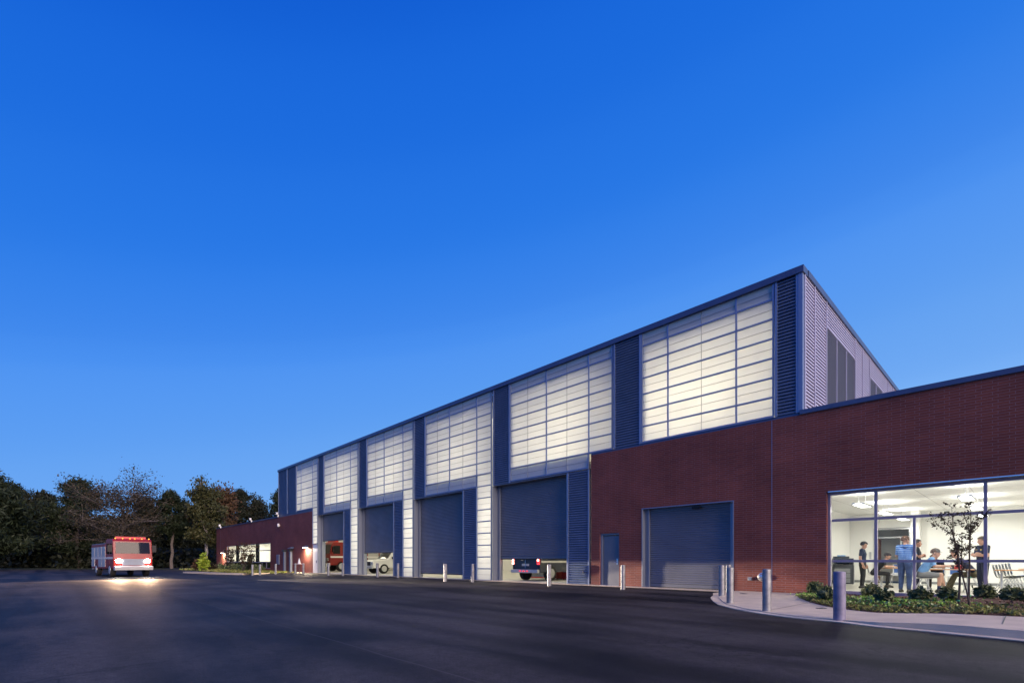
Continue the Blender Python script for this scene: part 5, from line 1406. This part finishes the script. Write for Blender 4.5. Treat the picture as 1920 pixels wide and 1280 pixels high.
    if hair[0] != 'none':
        # a shell of locks over crown, sides and nape
        for k in range(240):
            u, v = rr.uniform(0, 6.283), rr.random()
            ph = v * 1.95
            x, y, z = math.sin(ph) * math.sin(u), math.sin(ph) * math.cos(u), math.cos(ph)
            if y > .45 and z < .42: continue
            if z < -.1 and y > -.15: continue
            q = Vector((x * .089, -.008 + y * .103, .036 + z * .093)) * (1 + hr * 1.0)
            r_ = rr.uniform(.016, .021) + hr * .6
            hb.sphere(H(q.x, q.y, q.z), r_, 7, 5)
        ho = hb.build('hair', MAT[hair[1]], o, smooth=True)
    for ex in extra:
        cm = MB()
        if ex == 'cap':
            for k in range(8):
                pass
            prof = [(.106, .02), (.108, .05), (.098, .095), (.07, .128), (.03, .142), (.004, .144)]
            i = len(cm.v); nn = 20
            for (r_, z) in prof:
                for j in range(nn):
                    a = 2 * math.pi * j / nn; cm.v.append(tuple(H(r_ * .93 * math.cos(a), -.004 + r_ * 1.06 * math.sin(a), z)))
            for a in range(len(prof) - 1):
                for j in range(nn): cm.f.append((i + a * nn + j, i + a * nn + (j + 1) % nn, i + (a + 1) * nn + (j + 1) % nn, i + (a + 1) * nn + j)); cm.m.append(0)
            rows = []
            for y in (.085, .12, .155, .185):
                rows.append([tuple(H(t * (.075 - (y - .085) * .25), y - .035 * t * t, .045 - (y - .085) * .12)) for t in (-1, -.5, 0, .5, 1)])
            mesh_grid(cm, rows); mesh_grid(cm, [[tuple(Vector(p) - up * .006) for p in r_] for r_ in rows])
            cm.build('cap', MAT['cap_grey'], o, smooth=True)
        elif ex == 'glasses':
            for s in (-1, 1):
                cm.tube([H(.02 * s, .105, .008), H(.055 * s, .095, .008), H(.085 * s, .06, .01), H(.092 * s, -.01, .01)], .004, 5)
            cm.build('glasses', MAT['black'], o)
        elif ex == 'name_patch':
            q = J['chest'] + Vector((-.08, .112, .06)); cm.box(q.x - .03, q.x + .03, q.y - .004, q.y + .012, q.z - .018, q.z + .018); cm.build('name_patch', MAT['patch_white'], o)
        elif ex == 'badge':
            q = J['chest'] + Vector((-.085, .108, .055)); cm.sphere(q, .024, 10, 6, (1, .5, 1.1)); cm.build('badge', MAT['badge_gold'], o)
            cm2 = MB(); q = J['chest'] + Vector((.085, .108, .06)); cm2.box(q.x - .035, q.x + .035, q.y - .004, q.y + .012, q.z - .01, q.z + .01); cm2.build('name_bar', MAT['badge_gold'], o)
            cm3 = MB(); q = J['shR'].lerp(J['elR'], .3) ; dd = Vector((1, .2, 0)).normalized() * .062
            cm3.sphere(q + dd, .032, 10, 6, (.35, 1, 1.15)); cm3.build('sleeve_patch', MAT['lip'], o)
    tag(o, label, 'person', 'people in the canteen')
    return o
def stand(**k):
    J = dict(pelvis=(0, 0, .95), chest=(0, .01, 1.28), neck=(0, -.005, 1.475), head=(0, .02, 1.62), shL=(-.185, 0, 1.42), shR=(.185, 0, 1.42),
             elL=(-.235, -.03, 1.13), elR=(.235, -.03, 1.13), wrL=(-.245, .06, .88), wrR=(.245, .06, .88),
             hipL=(-.095, 0, .90), hipR=(.095, 0, .90), knL=(-.105, .02, .49), knR=(.105, .02, .49), anL=(-.11, -.02, .085), anR=(.11, -.02, .085), toL=(-.13, .15, .034), toR=(.13, .15, .034))
    J.update(k); return J
def sit(lean=.12, **k):
    c = lean
    J = dict(pelvis=(0, -.06, .55), chest=(0, -.04 + c, .86), neck=(0, -.03 + c * 1.6, 1.05), head=(0, .02 + c * 1.75, 1.19), shL=(-.185, -.03 + c * 1.4, 1.0), shR=(.185, -.03 + c * 1.4, 1.0),
             elL=(-.24, .12 + c, .79), elR=(.24, .12 + c, .79), wrL=(-.16, .36 + c, .80), wrR=(.16, .36 + c, .80), hdL=(.3, 1, -.1), hdR=(-.3, 1, -.1), pnL=(0, 0, -1), pnR=(0, 0, -1),
             hipL=(-.1, -.04, .54), hipR=(.1, -.04, .54), knL=(-.13, .40, .53), knR=(.13, .40, .53), anL=(-.13, .36, .085), anR=(.13, .36, .085), toL=(-.15, .53, .034), toR=(.15, .53, .034))
    J.update(k); return J
def ppos(px, d): return at(px, d, ZR)
# boy, hands low, looking down to the picture right
person('boy standing in a navy polo shirt and black trousers beside the copier', ppos(1617, 18.2), prz(-100, 1617),
       stand(head=(0, .045, 1.61), look=(.25, 1, -.35)), dict(shirt='navy_cloth', trousers='black_cloth', sleeve=.7), ('full', 'hair_dark'), ('name_patch',), scale=.985)
# seated in black at the left table
p2 = ppos(1641, 18.9)
person('person in a black shirt sitting at the left table with arms on it', p2, prz(-90, 1645), sit(.20, look=(.1, 1, -.45)), dict(shirt='black_cloth', trousers='black_cloth', sleeve=.75), ('full', 'hair_dark'))
chair(p2, prz(-90, 1645), 'white chair with a blue pad under the person in black')
# striped shirt, arms folded, back to us
fold = dict(elL=(-.25, .06, 1.15), elR=(.25, .06, 1.15), wrL=(.02, .22, 1.17), wrR=(-.02, .19, 1.23), hdL=(1, .1, .15), hdR=(-1, 0, -.2), pnL=(0, -1, 0), pnR=(0, -1, 0), curl=.3)
person('man in a blue striped shirt and jeans standing with his back to the window', ppos(1697, 15.75), prz(-24, 1697),
       stand(look=(.55, 1, 0), **fold), dict(shirt='striped_shirt', trousers='denim', sleeve=.85, belly=1.12, legw=1.12), ('short', 'hair_brown'), ('glasses',), scale=1.03)
person('man in a black shirt standing half hidden by the window post behind the striped shirt', ppos(1719, 17.0), prz(-85, 1719), stand(**fold), dict(shirt='black_cloth', trousers='navy_cloth', skin='skin_tan'), ('short', 'hair_dark'), scale=1.0)
p5 = ppos(1730, 15.9)
person('man in a grey cap, light blue shirt and grey shorts sitting at the middle table', p5, prz(-88, 1733), sit(.16, look=(.35, 1, -.05), knL=(-.13, .42, .5), anL=(-.13, .52, .085), toL=(-.14, .70, .034)), dict(shirt='light_blue_cloth', trousers='grey_shorts', leg=.5, sleeve=.8, belly=1.15), ('short', 'hair_brown'), ('cap',), scale=1.06)
chair(p5, prz(-88, 1733), 'white chair under the man in the grey cap')
p6 = ppos(1757, 17.3)
person('man in a dark shirt leaning on the middle table facing the window', p6, prz(170, 1757), sit(.30, head=(0, .50, 1.10), look=(.2, 1, -.25)), dict(shirt='black_cloth', trousers='black_cloth', sleeve=.7), ('short', 'hair_brown'), scale=1.0)
chair(p6, prz(170, 1757), 'white chair behind the middle table under the leaning man')
p7 = ppos(1823, 16.2)
person('person in a navy shirt and khaki trousers sitting opposite the man in the grey cap', p7, prz(88, 1822), sit(.22, look=(0, 1, -.3), anL=(-.13, .60, .085), toL=(-.13, .78, .034), anR=(.13, .52, .085), toR=(.14, .70, .034)), dict(shirt='navy_cloth', trousers='khaki', sleeve=.8, belly=1.1), ('short', 'hair_grey'), scale=1.05)
chair(p7, prz(88, 1822), 'white chair with a blue pad under the person in khaki')
person('man in a navy uniform with gold badge standing arms folded by the right window post', ppos(1843, 15.6), prz(125, 1843), stand(look=(.5, 1, -.15), **fold), dict(shirt='navy_cloth', trousers='navy_cloth', sleeve=.7, belly=1.12), ('short', 'hair_grey'), ('badge',), scale=1.02)
# empty chairs and the stack
chair(ppos(1684, 20.0), prz(172, 1684), 'white chair with its blue back turned to us behind the left table')
chair(ppos(1712, 19.4), prz(95, 1700), 'white chair on the far side of the left table by the striped shirt')
chair(ppos(1792, 17.3), prz(176, 1790), 'empty white chair behind the middle table')
st0 = ppos(1882, 16.3)
for k in range(6):
    q = st0 + Vector((math.cos(prz(0, 1890)), math.sin(prz(0, 1890)), 0)) * (.075 * k); 
    chair(q, prz(-92, 1890), ['lowest and leftmost chair of the nested stack by the right table', 'second chair of the nested stack by the right table', 'third chair of the nested stack by the right table', 'fourth chair of the nested stack by the right table', 'fifth chair of the nested stack by the right table', 'top rightmost chair of the nested stack by the right table'][k], dz=.012 * k)
# things on the middle table
def on_table(t, x, y): return Vector(t.location) + Matrix.Rotation(t.rotation_euler.z, 3, 'Z') @ Vector((x, y, .7495))
mb = MB(); mb.lathe((0, 0, 0), [(.035, 0), (.042, .10), (.044, .104)], 14); mb.cur = 1; mb.lathe((0, 0, .105), [(.045, 0), (.045, .012), (.02, .02)], 14)
o = mb.build('drink_cup', [MAT['dark_plastic'], MAT['black']], smooth=True); o.location = on_table(TB[1], .12, -.1); tag(o, 'dark lidded cup on the middle table', 'cup')
mb = MB(); mb.prism([(-.12, 0), (.12, 0), (.10, .05), (.03, .13), (-.05, .14), (-.11, .06)], -.08, .08, 'y'); o = mb.build('red_bag', MAT['red_plastic'], bevel=.02); o.location = on_table(TB[1], .28, -.05); tag(o, 'bright red packet standing on the middle table', 'packet')
mb = MB(); mb.box(-.15, .15, -.11, .11, 0, .012); mb.box(-.12, .14, -.1, .09, .0125, .02); o = mb.build('paper_stack', MAT['patch_white']); o.location = on_table(TB[1], -.3, -.12); tag(o, 'white papers on the middle table before the man in the cap', 'papers')
mb = MB(); mb.box(-.15, .15, -.11, .11, 0, .01); mb.box(-.13, .12, -.1, .1, .0105, .018); o = mb.build('paper_stack', MAT['patch_white']); o.location = on_table(TB[0], -.1, -.1); tag(o, 'white papers on the left table before the person in black', 'papers')
